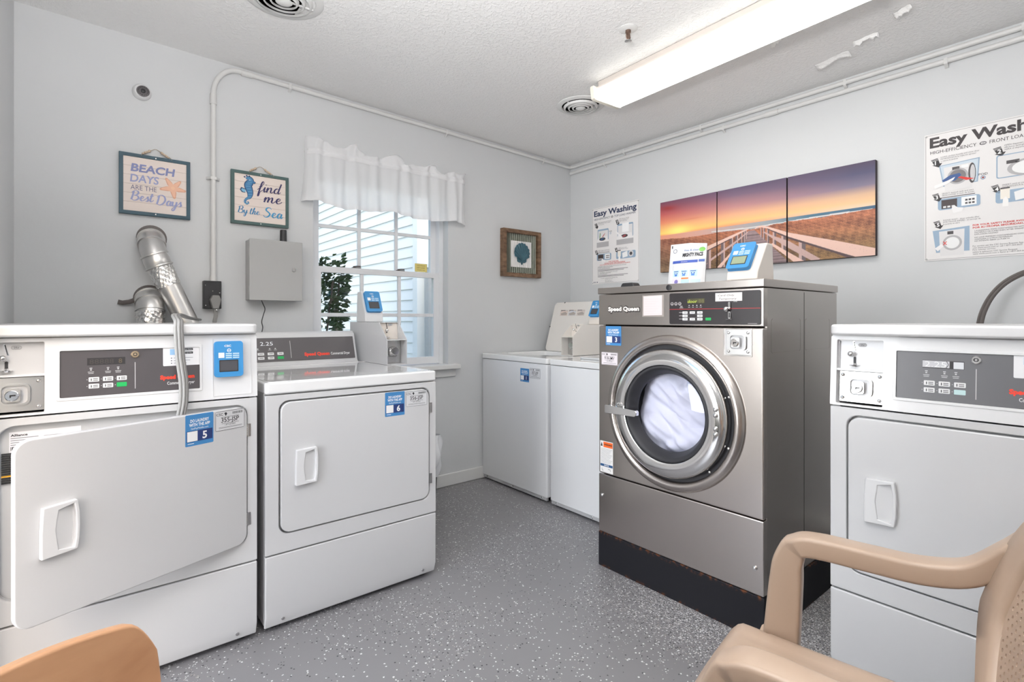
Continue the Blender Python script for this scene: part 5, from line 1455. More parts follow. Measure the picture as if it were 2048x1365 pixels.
# ------------------------------------------------------------------ east wall things
t = thing('wall_cable', 'brown flat cord looping up the wall behind the dryer with lit display', 'cord', (0, 0, 0))
pts = spline([(-.16, -2.455, .80), (-.15, -2.465, .95), (-.14, -2.480, 1.06), (-.13, -2.492, 1.13), (-.12, -2.520, 1.20), (-.11, -2.565, 1.255), (-.10, -2.63, 1.29), (-.08, -2.70, 1.29), (-.05, -2.76, 1.25), (-.03, -2.78, 1.1), (-.03, -2.78, .7)], 6)
a = MB(); a.tube(pts, .005, 'cordbrown', 8, rect=(.011, .0055), up=(0, 1, 0)); a.obj('sheath', t)
for d_ in (-.006, .006):
    a = MB(); a.tube([(p[0] - .003, p[1] + d_, p[2]) for p in pts], .0058, 'cordbrown', 8); a.obj('strand', t)

# canvas triptych, painted cell by cell as print colour
YC = [(-.862, -1.263), (-1.2675, -1.6705), (-1.6765, -2.085)]
CZ0, CZ1 = 1.408, 1.873
def L8(c): return np.array(srgb(*c))
def noise2(U, V, seed):
    r_ = np.random.RandomState(seed); s_ = 0
    for k in range(9):
        f1, f2 = r_.uniform(-1, 1, 2) * (3 + 4 * k); s_ = s_ + np.sin(2 * PI * (f1 * U + f2 * V) + r_.uniform(0, 6.28)) / (1 + .35 * k)
    return s_ / 3.0
def paint(U, V):
    hor = .523
    st = [(0.0, (236, 150, 110)), (.10, (240, 190, 120)), (.25, (232, 172, 130)), (.5, (184, 130, 128)), (.8, (120, 96, 116)), (1.0, (92, 78, 104))]
    sl = [(0.0, (238, 150, 100)), (.06, (248, 206, 110)), (.20, (240, 180, 110)), (.38, (226, 136, 100)), (.62, (190, 90, 86)), (.85, (140, 70, 82)), (1.0, (116, 66, 88))]
    sr = [(0.0, (226, 196, 170)), (.12, (226, 184, 140)), (.28, (206, 168, 138)), (.48, (120, 110, 130)), (.75, (78, 76, 104)), (1.0, (74, 62, 84))]
    def ramp(st_, t):
        xs = [q[0] for q in st_]; return np.stack([np.interp(t, xs, [L8(q[1])[c] for q in st_]) for c in range(3)], -1)
    t = np.clip((V - hor) / (1 - hor), 0, 1)
    wl = np.clip(1 - U / .42, 0, 1)[..., None]; wr = np.clip((U - .42) / .5, 0, 1)[..., None]
    img = ramp(st, t) * (1 - wl) * (1 - wr) + ramp(sl, t) * wl * (1 - wr) + ramp(sr, t) * wr
    sun = np.exp(-(((U - .11) / .07) ** 2 + ((V - .565) / .07) ** 2))[..., None]; img = img * (1 - sun) + L8((255, 232, 130)) * sun
    cl = np.exp(-(((U - .05) / .05) ** 2 + ((V - .90 + .2 * (U - .05)) / .035) ** 2))[..., None] * .85; img = img * (1 - cl) + L8((150, 44, 44)) * cl
    c2 = np.exp(-(((U - .19) / .06) ** 2 + ((V - .70) / .010) ** 2))[..., None] * .5; img = img * (1 - c2) + L8((206, 120, 90)) * c2
    # sea
    sea = (V < hor) & (V > .40)
    sc_ = np.stack([np.interp(U, [0, .3, .55, .75, 1.0], [L8(q)[c] for q in ((226, 150, 120), (196, 160, 150), (150, 156, 160), (74, 112, 132), (62, 92, 118))]) for c in range(3)], -1)
    sc_ = sc_ * (1 + .12 * np.sin(V * 520 + 7 * U)[..., None])
    img = np.where(sea[..., None], sc_, img)
    foam = sea & (np.abs(V - (.478 + .010 * np.sin(9 * U))) < .008) & (U > .3); img = np.where(foam[..., None], L8((206, 202, 200)), img)
    # dunes
    dune = np.interp(U, [0, .023, .15, .25, .34, .46, .50, .55, .60, .67, .78, .88, 1.0], [.47, .472, .452, .455, .462, .455, .44, .455, .466, .478, .474, .480, .492]) + .006 * noise2(U * 6, U * 0, 4)
    dm = V < dune
    g = noise2(U * 4 + .5 * V, V * 2.2, 2); g2 = np.sin(2 * PI * (U * 130 + 30 * V + 5 * g)) * .5 + .5; g3 = noise2(U * 14, V * 9, 8)
    mix = np.clip(.42 + .38 * g + .25 * (g2 - .5) + .25 * g3, 0, 1)[..., None]
    depth = np.clip((dune - V) / .40, 0, 1)[..., None]
    ca = L8((212, 132, 96)) * (1 - depth) + L8((166, 128, 84)) * depth; cb = L8((122, 72, 56)) * (1 - depth) + L8((86, 66, 50)) * depth
    lft = np.clip(1 - U / .35, 0, 1)[..., None]
    ca = ca * (1 - lft * .45) + L8((130, 112, 104)) * lft * .45
    img = np.where(dm[..., None], ca * mix + cb * (1 - mix), img)
    def tri(pts, col):
        nonlocal img
        inside = np.zeros(U.shape, bool); n = len(pts); j = n - 1
        for i in range(n):
            xi, zi = pts[i]; xj, zj = pts[j]
            if zi != zj:
                c = ((zi > V) != (zj > V)) & (U < (xj - xi) * (V - zi) / (zj - zi) + xi); inside ^= c
            j = i
        img = np.where(inside[..., None], col if isinstance(col, np.ndarray) and col.ndim == 3 else L8(col), img)
    # the walk: planks
    k = np.clip((.435 - V) / .435, .02, 1); pl = np.sin(2 * PI * 15 / (k + .25)) > .72
    walk = L8((150, 128, 130)) * (1 - k[..., None] * .25); walk = walk * (1 + .10 * noise2(U * 20, V * 3, 12)[..., None]); walk = np.where(pl[..., None], walk * .55, walk)
    tri([(.487, .432), (.517, .432), (.68, -.02), (.385, -.02)], walk)
    POST = (106, 92, 96); RAIL = (222, 186, 172); RAIL2 = (190, 160, 154); SH = (84, 66, 70)
    # left fence
    for u0, u1 in ((.275, .007), (.345, .0)): pass
    tri([(.44, .40), (.40, .345), (.245, .05), (.245, -.02), (.40, -.02), (.475, .38)], walk * .0 + img * .72)
    for ux, zt_, zb_, w_ in ((.283, .255, -.02, .015), (.362, .335, .0, .011), (.405, .375, .09, .009), (.432, .398, .17, .007), (.452, .415, .24, .006), (.466, .428, .29, .005), (.476, .437, .33, .004)):
        tri([(ux - w_, zb_), (ux + w_ * .2, zb_), (ux + w_ * .2, zt_), (ux - w_, zt_)], POST); tri([(ux + w_ * .2, zb_), (ux + w_ * .9, zb_), (ux + w_ * .9, zt_), (ux + w_ * .2, zt_)], RAIL2)
    tri([(.488, .460), (.470, .452), (.40, .398), (.225, .255), (.225, .190), (.40, .362), (.47, .432), (.488, .448)], RAIL); tri([(.225, .196), (.40, .364), (.40, .352), (.225, .178)], SH)
    tri([(.486, .425), (.42, .315), (.30, .135), (.288, .085), (.42, .285), (.486, .412)], RAIL2)
    tri([(.262, .07), (.28, .075), (.245, -.02), (.205, -.02)], RAIL2); tri([(.40, .18), (.405, .165), (.345, -.02), (.318, -.02)], RAIL)
    # right fence
    tri([(.530, .445), (.56, .40), (.673, .20), (.80, -.02), (.70, -.02), (.545, .38)], img * .75)
    for ux, zt_, zb_, w_ in ((.548, .45, .33, .004), (.560, .445, .30, .005), (.578, .435, .25, .006), (.606, .41, .20, .008), (.645, .37, .12, .010), (.722, .30, -.02, .014)):
        tri([(ux - w_ * .6, zb_), (ux + w_ * .2, zb_), (ux + w_ * .2, zt_), (ux - w_ * .6, zt_)], RAIL2); tri([(ux + w_ * .2, zb_), (ux + w_ * 1.3, zb_), (ux + w_ * 1.3, zt_), (ux + w_ * .2, zt_)], POST)
    tri([(.518, .452), (.535, .472), (.552, .474), (.575, .455), (.673, .345), (.86, .195), (1.01, .065), (1.01, -.02), (.93, .0), (.86, .075), (.673, .292), (.575, .428), (.55, .452), (.535, .455), (.52, .44)], RAIL)
    tri([(.575, .432), (.673, .296), (.86, .080), (.93, .003), (.90, .0), (.86, .055), (.673, .272), (.575, .420)], SH)
    tri([(.56, .40), (.60, .335), (.673, .245), (.80, .01), (.775, -.02), (.66, .185), (.60, .302), (.56, .385)], RAIL2)
    tri([(.60, .245), (.68, .10), (.735, .0), (.70, -.02), (.66, .075), (.59, .235)], RAIL)
    spk = noise2(U * 40, V * 40, 31)
    img = np.where(((spk > .9) & dm)[..., None], img * .6, img)
    return np.clip(img, 0.004, 1)
for i, (ya, yb) in enumerate(YC):
    lab = ['canvas with red sunset sky, left third of the boardwalk triptych', 'middle boardwalk canvas where both railings meet at the sea', 'canvas with dark sky and golden dune grass, beside the front-load poster'][i]
    t = thing('canvas_picture', lab, 'picture', (-.001, ya, CZ0), -PI / 2)
    W = ya - yb; H = CZ1 - CZ0
    b = MB(); b.box(0, W, -.029, 0, 0, H, 'canvas_edge'); b.obj('stretcher', t, bev=.002)
    nu, nv = 190, 220
    us = np.linspace(.0008, W - .0008, nu + 1); vs = np.linspace(.0008, H - .0008, nv + 1)
    X, Z = np.meshgrid(us, vs, indexing='ij')
    U = (-.862 - (ya - X)) * 1.0; U = (-.862 - ya + X) / (2.085 - .862); V = Z / H
    C3 = paint(U, V).reshape(-1, 3)
    me = bpy.data.meshes.new('print')
    vv = np.stack([X, np.full_like(X, -.0294), Z], -1).reshape(-1, 3)
    idx = np.arange((nu + 1) * (nv + 1)).reshape(nu + 1, nv + 1)
    ff = np.stack([idx[:-1, :-1], idx[1:, :-1], idx[1:, 1:], idx[:-1, 1:]], -1).reshape(-1, 4)
    me.vertices.add(len(vv)); me.vertices.foreach_set('co', vv.astype(np.float32).ravel())
    me.loops.add(ff.size); me.loops.foreach_set('vertex_index', ff.astype(np.int32).ravel())
    me.polygons.add(len(ff)); me.polygons.foreach_set('loop_start', (np.arange(len(ff)) * 4).astype(np.int32))
    me.update(calc_edges=True)
    ca = me.color_attributes.new('print', 'FLOAT_COLOR', 'POINT')
    ca.data.foreach_set('color', np.concatenate([C3, np.ones((len(C3), 1))], 1).astype(np.float32).ravel())
    me.materials.append(M['canvas'])
    o = bpy.data.objects.new('print', me); COL.objects.link(o); o.parent = t

# instruction posters
def arrow(a, x, z, s, n, col):
    a.poly([(x, z), (x + s * .62, z + s * .12), (x + s * .80, z - s * .52), (x + s * 1.02, z - s * .50), (x + s * .72, z - s * .95), (x + s * .12, z - s * .62), (x + s * .30, z - s * .60)], col, 2)
    for k in range(2): a.line([(x + s * .02, z - s * (.10 + .12 * k)), (x + s * .66, z + s * (.02 - .12 * k))], s * .035, flat(230, 228, 226), 3)
    a.text(n, x + s * .36, z - s * .62, s * .42, WHITE, 3, bold=.03)
def lines(a, x, z, w, n, dz, col, h, txt=None):
    for i in range(n):
        ww = w * (1 - .13 * ((i * 7) % 3))
        if txt and i < len(txt):
            _g = text_geo(txt[i], 0.0, 0.0, 2)[2]; a.text(txt[i], x, z - i * dz, h, col, 2, w=min(w, (_g[1] - _g[0]) * h))
        else: a.rect(x, x + ww, z - i * dz, z - i * dz + h * .55, col, 2)
TX1 = ['LOAD clothes loosely and close door', 'INTRODUZCA la ropa sin apretar', 'y cierre la puerta']
def poster(label, y, z0, w, h, front):
    t = thing('instruction_poster', label, 'poster', (-.0008, y, z0), -PI / 2)
    s = MB(); s.box(0, w, -.002, 0, 0, h, 'paper'); s.obj('sheet', t)
    a = MB(); a.y0 = -.0021
    ink = flat(54, 48, 50) if front else flat(40, 52, 84)
    bl = flat(146, 168, 190); bl2 = flat(198, 210, 220); gr = flat(176, 174, 176); lg = flat(222, 220, 220); dk = flat(70, 66, 68); tx = flat(96, 92, 96)
    k = w / .43; q = h / .575
    def X(v): return v * k
    def Z(v): return h - v * q
    a.border(.004, w - .004, .005, h - .005, .0013, flat(110, 106, 108), 1)
    a.text('Easy Washing', X(.018), Z(.062), .044 * q if front else .040 * q, ink, 2, w=X(.392), bold=.035 if front else .03, res=3)
    a.text('HIGH-EFFICIENCY', X(.020), Z(.092), .0145 * q, ink, 2, w=X(.152)); a.hoop(X(.192), Z(.085), .011 * k, .003, tx, 2, 16, .008)
    a.text('HE', X(.184), Z(.089), .008, tx, 2, w=.014)
    a.text('FRONT LOAD WASHER' if front else 'TOP LOAD WASHER', X(.212), Z(.092), .0145 * q, ink, 2, w=X(.19))
    # step 1 and 2 pictures
    for n, x in (('1', .022), ('2', .222)):
        arrow(a, X(x), Z(.118), .040, n, flat(44, 40, 42))
        lines(a, X(x + .034), Z(.115), X(.145), 3, .0088, tx, .006, TX1 if n == '1' else ['OPEN dispenser, add high', 'efficiency detergent only', 'ABRA el dispensador'])
    if front:
        a.poly([(X(.050), Z(.150)), (X(.182), Z(.142)), (X(.176), Z(.246)), (X(.064), Z(.246))], bl, 2); a.poly([(X(.054), Z(.153)), (X(.178), Z(.146)), (X(.172), Z(.242)), (X(.068), Z(.242))], bl2, 3)
        a.poly([(X(.066), Z(.162)), (X(.158), Z(.158)), (X(.158), Z(.268)), (X(.070), Z(.268))], lg, 4); a.rect(X(.094), X(.118), Z(.178), Z(.166), dk, 5); a.rect(X(.124), X(.146), Z(.175), Z(.163), flat(236, 236, 236), 5)
        a.disc(X(.112), Z(.208), X(.034), gr, 5, 24); a.disc(X(.112), Z(.208), X(.027), flat(120, 116, 118), 6, 24)
        a.disc(X(.158), Z(.204), X(.012), dk, 6, 20, .044 * q); a.disc(X(.160), Z(.204), X(.008), flat(196, 194, 196), 7, 20, .036 * q)
        a.poly([(X(.060), Z(.218)), (X(.086), Z(.200)), (X(.118), Z(.196)), (X(.124), Z(.206)), (X(.104), Z(.226)), (X(.070), Z(.232))], flat(52, 84, 140), 7)
        a.poly([(X(.034), Z(.236)), (X(.078), Z(.222)), (X(.104), Z(.210)), (X(.098), Z(.222)), (X(.076), Z(.238)), (X(.036), Z(.252))], flat(236, 234, 234), 8)
        a.poly([(X(.112), Z(.214)), (X(.122), Z(.212)), (X(.166), Z(.230)), (X(.140), Z(.232))], flat(208, 44, 36), 8)
        a.text('POD', X(.178), Z(.222), .010, dk, 3, w=.030); a.hoop(X(.192), Z(.232), .008, .002, flat(90, 130, 170), 3, 14); a.disc(X(.192), Z(.232), .004, flat(140, 60, 60), 3, 10)
        a.rrect(X(.232), X(.410), Z(.248), Z(.150), .008, bl, 2); a.rrect(X(.236), X(.406), Z(.244), Z(.154), .006, lg, 3)
        a.rect(X(.262), X(.300), Z(.192), Z(.178), dk, 4); a.disc(X(.33), Z(.214), X(.066), gr, 4, 28, .036); a.disc(X(.33), Z(.214), X(.052), flat(236, 236, 236), 5, 28, .028)
        a.rect(X(.318), X(.372), Z(.190), Z(.162), flat(60, 56, 58), 6)
    else:
        for x, big in ((.048, 0), (.235, 1)):
            x1 = x + (.105 if not big else .140); zt_ = .165 if not big else .150
            a.rrect(X(x + .006), X(x1 + .006), Z(.250), Z(zt_), .008, bl, 2); a.poly([(X(x + .012), Z(zt_ + .012)), (X(x1), Z(zt_ + .012)), (X(x1), Z(.25)), (X(x + .012), Z(.25))], lg, 3)
            a.poly([(X(x), Z(.262)), (X(x1 + .006), Z(.262)), (X(x1 - .008), Z(.222)), (X(x + .014), Z(.222))], flat(232, 230, 230), 4)
            a.disc(X((x + x1) / 2), Z(.240), X(.030), dk, 5, 20, .012); a.poly([(X((x + x1) / 2 - .02), Z(.242)), (X((x + x1) / 2 + .006), Z(.230)), (X((x + x1) / 2 + .016), Z(.240)), (X((x + x1) / 2 - .01), Z(.250))], flat(60, 90, 130) if not big else flat(150, 70, 74), 6)
            a.poly([(X(x - .002), Z(.262)), (X(x1 + .008), Z(.262)), (X(x1 + .008), Z(.300)), (X(x - .002), Z(.300))], gr, 4)
        a.poly([(X(.098), Z(.226)), (X(.108), Z(.224)), (X(.130), Z(.196)), (X(.116), Z(.206))], flat(190, 50, 50), 7); a.poly([(X(.072), Z(.232)), (X(.080), Z(.232)), (X(.084), Z(.196)), (X(.078), Z(.190))], flat(110, 160, 110), 6)
        a.text('POD', X(.165), Z(.196), .010, dk, 3, w=.026); a.hoop(X(.178), Z(.205), .007, .002, flat(90, 130, 170), 3, 12)
        a.poly([(X(.285), Z(.150)), (X(.345), Z(.146)), (X(.345), Z(.212)), (X(.285), Z(.212))], flat(240, 240, 240), 7); a.poly([(X(.232), Z(.196)), (X(.288), Z(.246)), (X(.280), Z(.252)), (X(.226), Z(.206))], flat(236, 234, 234), 7)
    for n, x in (('3', .026), ('4', .216)):
        zz = .276 if front else .322
        arrow(a, X(x), Z(zz), .036, n, flat(44, 40, 42)); lines(a, X(x + .034), Z(zz + .004), X(.145), 3 if n == '3' else 2, .0085, tx, .006, ['SELECT desired cycle and start', 'SELECCIONE el ciclo de lavado'] if n == '3' else ['INSERT card or coins', 'INTRODUZCA la tarjeta'])
    zz = .300 if front else .350
    a.rrect(X(.046), X(.184), Z(zz + .050), Z(zz), .010, bl, 2); a.rect(X(.058), X(.110), Z(zz + .046), Z(zz + .006), flat(64, 54, 54), 3)
    for i in range(3): a.rect(X(.064 + .014 * i), X(.074 + .014 * i), Z(zz + .042), Z(zz + .034), flat(220, 220, 220), 4)
    a.rect(X(.124), X(.172), Z(zz + .042), Z(zz + .004), flat(238, 238, 238), 3)
    for i in range(3):
        for j in range(2): a.rect(X(.136 + .011 * i), X(.144 + .011 * i), Z(zz + .022 + .014 * j), Z(zz + .014 + .014 * j), dk, 4)
    a.poly([(X(.098), Z(zz + .070)), (X(.092), Z(zz + .046)), (X(.100), Z(zz + .034)), (X(.112), Z(zz + .046)), (X(.132), Z(zz + .050)), (X(.126), Z(zz + .066))], flat(236, 234, 234), 5)
    a.rrect(X(.230), X(.402), Z(zz + .052), Z(zz), .010, bl, 2); a.rect(X(.244), X(.272), Z(zz + .036), Z(zz - .012), flat(236, 230, 220), 3); a.rect(X(.244), X(.272), Z(zz - .006), Z(zz - .012), dk, 4)
    a.poly([(X(.284), Z(zz + .012)), (X(.330), Z(zz + .0)), (X(.334), Z(zz + .040)), (X(.288), Z(zz + .048))], flat(236, 236, 236), 3); a.poly([(X(.250), Z(zz + .068)), (X(.252), Z(zz + .036)), (X(.260), Z(zz + .026)), (X(.268), Z(zz + .04)), (X(.268), Z(zz + .068))], flat(240, 238, 236), 5)
    a.disc(X(.362), Z(zz + .022), X(.022), flat(206, 204, 206), 3, 16); a.disc(X(.362), Z(zz + .022), X(.012), dk, 4, 14)
    rd = flat(206, 60, 52)
    if front:
        arrow(a, X(.030), Z(.400), .036, '5', flat(44, 40, 42)); lines(a, X(.064), Z(.400), X(.155), 3, .0085, tx, .006, ['PLEASE WAIT - door unlocks after', 'POR FAVOR ESPERE - el cerrojo de', 'la puerta se abre'])
        a.poly([(X(.028), Z(.440)), (X(.150), Z(.432)), (X(.150), Z(.540)), (X(.040), Z(.540))], bl, 2); a.poly([(X(.050), Z(.446)), (X(.134), Z(.442)), (X(.132), Z(.556)), (X(.054), Z(.556))], lg, 3)
        a.rect(X(.078), X(.098), Z(.462), Z(.448), dk, 4); a.disc(X(.094), Z(.500), X(.032), gr, 4, 24); a.disc(X(.094), Z(.500), X(.024), flat(236, 236, 236), 5, 24)
        a.line([(X(.064), Z(.492)), (X(.076), Z(.508))], .003, rd, 6); a.line([(X(.076), Z(.492)), (X(.064), Z(.508))], .003, rd, 6)
        a.poly([(X(.036), Z(.520)), (X(.058), Z(.502)), (X(.066), Z(.512)), (X(.046), Z(.534))], flat(240, 238, 238), 6)
        a.text('FOR YOUR SAFETY PLEASE AVOID THE FOLLOWING', X(.160), Z(.436), .007, rd, 2, w=X(.25), bold=.03); a.text('POR SU PROPIA SEGURIDAD, POR FAVOR EVITE', X(.160), Z(.447), .007, rd, 2, w=X(.25), bold=.03)
        lines(a, X(.166), Z(.460), X(.24), 3, .008, tx, .0055, ['LAUNDERING ITEMS CONTAMINATED WITH FLAMMABLE', 'MATERIALS OR FUMES EVEN AFTER WASHING', 'EXPLOSION HAZARD']); lines(a, X(.166), Z(.489), X(.24), 3, .008, tx, .0055, ['NO LAVE PRENDAS CONTAMINADAS CON ACEITE', 'GASOLINA U OTROS MATERIALES', 'NO INTENTE ABRIR LA PUERTA'])
        lines(a, X(.160), Z(.526), X(.22), 3, .0082, tx, .006, ['For service use the CSC Service Request App', 'visit www.cscsw.com or call 1-877-264-6622', 'Para solicitar servicio'])
        lines(a, X(.160), Z(.552), X(.22), 2, .0082, tx, .006, ['utilice la aplicacion CSC Service Request', 'visite www.cscsw.com o llame al 1-877-264-6622'])
    else:
        a.text('FOR YOUR SAFETY', X(.215), Z(.418), .0068, rd, 2, w=X(.11), bold=.03, align='C'); a.text('PLEASE AVOID THE FOLLOWING', X(.215), Z(.428), .0068, rd, 2, w=X(.19), bold=.03, align='C'); a.text('POR SU PROPIA SEGURIDAD, POR FAVOR EVITE LO SIGUIENTE', X(.215), Z(.437), .006, rd, 2, w=X(.28), bold=.02, align='C')
        lines(a, X(.055), Z(.449), X(.28), 5, .0078, tx, .0058, ['LAUNDERING ITEMS CONTAMINATED WITH COOKING OIL, GASOLINE', 'EXPLOSION HAZARD AFTER WASHING', 'DO NOT OVERLOAD MACHINE']); lines(a, X(.055), Z(.492), X(.28), 5, .0078, tx, .0058, ['NO LAVE PRENDAS CONTAMINADAS CON ACEITE', 'NO SOBRECARGUE LA MAQUINA', 'PELIGRO DE EXPLOSION'])
        lines(a, X(.125), Z(.536), X(.16), 2, .008, tx, .006, ['use the CSC Service Request App', 'visit www.cscsw.com']); lines(a, X(.125), Z(.556), X(.16), 2, .008, tx, .006, ['utilice la aplicacion', 'visite www.cscsw.com'])
        a.text('For service', X(.085), Z(.536), .006, tx, 2, w=X(.034))
        a.rect(X(.004), X(.062), Z(.575), Z(.552), M['paper'], 2); a.text('CSC', X(.010), Z(.566), .0095, ink, 3, w=X(.030), bold=.02); a.poly([(X(.046), Z(.560)), (X(.052), Z(.556)), (X(.056), Z(.560)), (X(.050), Z(.568))], ink, 3)
    a.obj('print', t, recalc=False, smooth=False)
    for x in (.006, w - .006):
        for z in (.008, h - .008):
            g = MB(); g.M = Matrix.Rotation(PI / 2, 4, 'X'); g.lathe([(.0045, 0), (.004, .0015), (.001, .002)], 'boxgrey', 14); g.obj('screw', t, loc=(x, -.002, z))
poster('small Easy Washing poster for top load washers, beside the room corner', -.2345, 1.362, .434, .574, False)
poster('large Easy Washing front load poster above the dryer with lit display', -2.270, 1.364, .452, .578, True)

# ------------------------------------------------------------------ beige plastic armchair
def plastic_chair():
    t = thing('plastic_armchair', 'beige plastic armchair with a perforated back, in front of the dryer with lit display', 'chair', (-2.078, -2.624, 0), math.radians(13.4))
    def backy(z): return -.170 - (z - .45) * .27
    def curl(x): return .55 * x * x
    # seat with rolled edges
    def seat(u, v):
        x = (u - .5) * 2; y = -.170 + .412 * v
        hw = .205 + .040 * v
        e = max(0, abs(x) - .86) / .14; f = max(0, v - .90) / .10
        z = .454 - .010 * (1 - x * x) * math.sin(PI * min(1, v * 1.1)) - .050 * e ** 2 - .055 * f ** 2
        z -= .0022 * (math.exp(-((v - .80) / .012) ** 2) + math.exp(-((abs(x) - .72) / .02) ** 2))
        return (x * hw, y - .012 * x * x * v, z)
    s = MB(); s.grid(seat, 48, 44, 'beige'); s.obj('seat', t, solid=.008, sharp=180)
    for s_ in (-1, 1):
        def P(x, y, z): return (s_ * x, y, z)
        arm = spline([P(.248, .135, .36), P(.247, .128, .46), P(.240, .120, .56), P(.237, .115, .606), P(.236, .098, .639), P(.237, .060, .647), P(.243, -.02, .644), P(.247, -.10, .643), P(.243, -.165, .660), P(.230, -.210, .705), P(.208, -.246, .755), P(.180, -.270, .80), P(.140, -.284, .832)], 6)
        def sec(u):
            if u < .32: return (.021, .036 - .012 * (u / .32))
            if u > .62: return (.026 - .013 * (u - .62) / .38, .020 - .006 * (u - .62) / .38)
            return (.026, .020)
        a = MB(); a.tube(arm, .02, 'beige', rect=sec, up=(1, 0, 0), rnd_=0.38); a.obj('armrest', t, sharp=60)
        leg = spline([P(.246, .140, .44), P(.252, .150, .28), P(.262, .168, .0)], 6)
        a = MB(); a.tube(leg, .02, 'beige', rect=lambda u: (.022, .030 - .010 * u), up=(1, 0, 0)); a.obj('leg', t, sharp=60)
        leg = spline([P(.196, -.150, .44), P(.214, -.20, .28), P(.240, -.290, .0)], 6)
        a = MB(); a.tube(leg, .02, 'beige', rect=lambda u: (.022, .026 - .008 * u), up=(1, 0, 0)); a.obj('leg', t, sharp=60)
    # back: a broad moulded rim round a perforated panel
    cz = .625
    def outline(k, grow):
        a = 2 * PI * k
        c, s_ = math.cos(a), math.sin(a)
        hw = .232 if s_ < 0 else .232; hz = .245 if s_ > 0 else .225
        e = 2.5
        r = (abs(c / (hw - grow)) ** e + abs(s_ / (hz - grow)) ** e) ** (-1 / e)
        x, z = r * c, r * s_
        if z < 0: x *= 1 - .74 * (-z / .225) ** 1.2
        return x, cz + z
    n = 96
    def rim(u, v):
        g = [.0, -.003, .0, .006, .040, .046, .048, .048, .044, .0][0]
        prof = [(.006, -.012), (.0, -.006), (.0, .006), (.008, .013), (.058, .012), (.064, .009), (.067, .002), (.067, -.006), (.058, -.010), (.006, -.012)]
        i = min(int(v * 9), 8); q = v * 9 - i
        gr = prof[i][0] * (1 - q) + prof[i + 1][0] * q; dy = prof[i][1] * (1 - q) + prof[i + 1][1] * q
        x, z = outline(u, gr)
        return (x, backy(z) + curl(x) + dy, z)
    b = MB(); b.grid(rim, n, 9, 'beige', close_u=True); b.obj('back_frame', t, sharp=60)
    p = MB()
    dx, dz, r = .0158, .0102, .0033
    row = 0; z = cz - .24
    inn = [outline(k / 72, .060) for k in range(72)]
    hol = [outline(k / 72, .074) for k in range(72)]
    def inside(x, z, poly):
        ins = False; j = len(poly) - 1
        for i in range(len(poly)):
            (xi, zi), (xj, zj) = poly[i], poly[j]
            if (zi > z) != (zj > z) and x < (xj - xi) * (z - zi) / (zj - zi) + xi: ins = not ins
            j = i
        return ins
    def S(x, z): return (x, backy(z) + curl(x), z)
    while z < cz + .25:
        x = -.24 + (dx / 2 if row % 2 else 0)
        while x < .24:
            if inside(x, z, inn):
                c4 = []
                m_ = 8
                for k in range(m_):
                    a = 2 * PI * k / m_ + PI / 8
                    ca, sa = math.cos(a), math.sin(a)
                    q = min((dx / 2) / max(abs(ca), 1e-6), (dz / 2) / max(abs(sa), 1e-6)); c4.append((x + ca * q, z + sa * q))
                # put the eight rim points on the four corners and four sides of the cell
                c4 = [(x + dx / 2, z), (x + dx / 2, z + dz / 2), (x, z + dz / 2), (x - dx / 2, z + dz / 2), (x - dx / 2, z), (x - dx / 2, z - dz / 2), (x, z - dz / 2), (x + dx / 2, z - dz / 2)]
                if inside(x, z, hol):
                    h8 = [(x + r * math.cos(PI * k / 4), z + r * math.sin(PI * k / 4)) for k in range(8)]
                    p.add([S(*q) for q in c4] + [S(*q) for q in h8], [(k, (k + 1) % 8, 8 + (k + 1) % 8, 8 + k) for k in range(8)], 'beige')
                else:
                    p.add([S(*q) for q in c4], [tuple(range(8))], 'beige')
            x += dx
        z += dz; row += 1
    o = p.obj('perforated_panel', t, solid=.0026, smooth=False, merge=True)
plastic_chair()

# ------------------------------------------------------------------ wooden chair, only the corner of its back in the frame
def wooden_chair():
    t = thing('wooden_chair', 'wooden chair with a curved plywood back, in front of the open dryer', 'chair', (-3.073, -2.445, 0), math.atan2(.714, .70))
    def hw(z): return .150 + .042 * math.sin(min(1, (z - .50) / .28) * PI / 2) ** 1.5
    def back(u, v, off):
        s = (u - .5) * 2
        zt = .843 - .97 * (s * .19) ** 2 - .030 * max(0, abs(s) - .86) ** 2 / .0196
        z = .52 + (zt - .52) * v
        w = hw(z) * (1 - .02 * v ** 6)
        x = s * w
        y = (z - .80) * .10 - .5 * (x * x - .036) + off
        return (x, y, z)
    b = MB(); b.grid(lambda u, v: back(u, v, 0), 90, 24, 'chairwood'); b.obj('backrest', t, solid=.013, bev=.005, seg=3)
    def seat(u, v):
        x = (u - .5) * 2; y = .0 - .40 * v
        w = .185 + .012 * v - .03 * max(0, v - .9) / .1
        return (x * w, y, .450 - .010 * (1 - x * x) * math.sin(PI * v) - .02 * max(0, v - .9) ** 2 / .01)
    s = MB(); s.grid(seat, 24, 24, 'chairwood'); s.obj('seat', t, solid=.014, bev=.003)
    for sx in (-1, 1):
        a = MB(); a.tube(spline([(sx * .165, -.36, .440), (sx * .170, -.365, .25), (sx * .182, -.375, 0)], 4), .013, 'chairwood', 12); a.obj('leg', t)
        a = MB(); a.tube(spline([(sx * .105, -.010, .60), (sx * .120, -.020, .44), (sx * .140, -.005, .25), (sx * .155, .015, 0)], 6), .013, 'chairwood', 12); a.obj('leg', t)
    a = MB(); a.tube([(-.155, -.36, .40), (-.125, -.02, .40)], .010, 'chairwood', 10); a.obj('rail', t)
    a = MB(); a.tube([(.155, -.36, .40), (.125, -.02, .40)], .010, 'chairwood', 10); a.obj('rail', t)
wooden_chair()

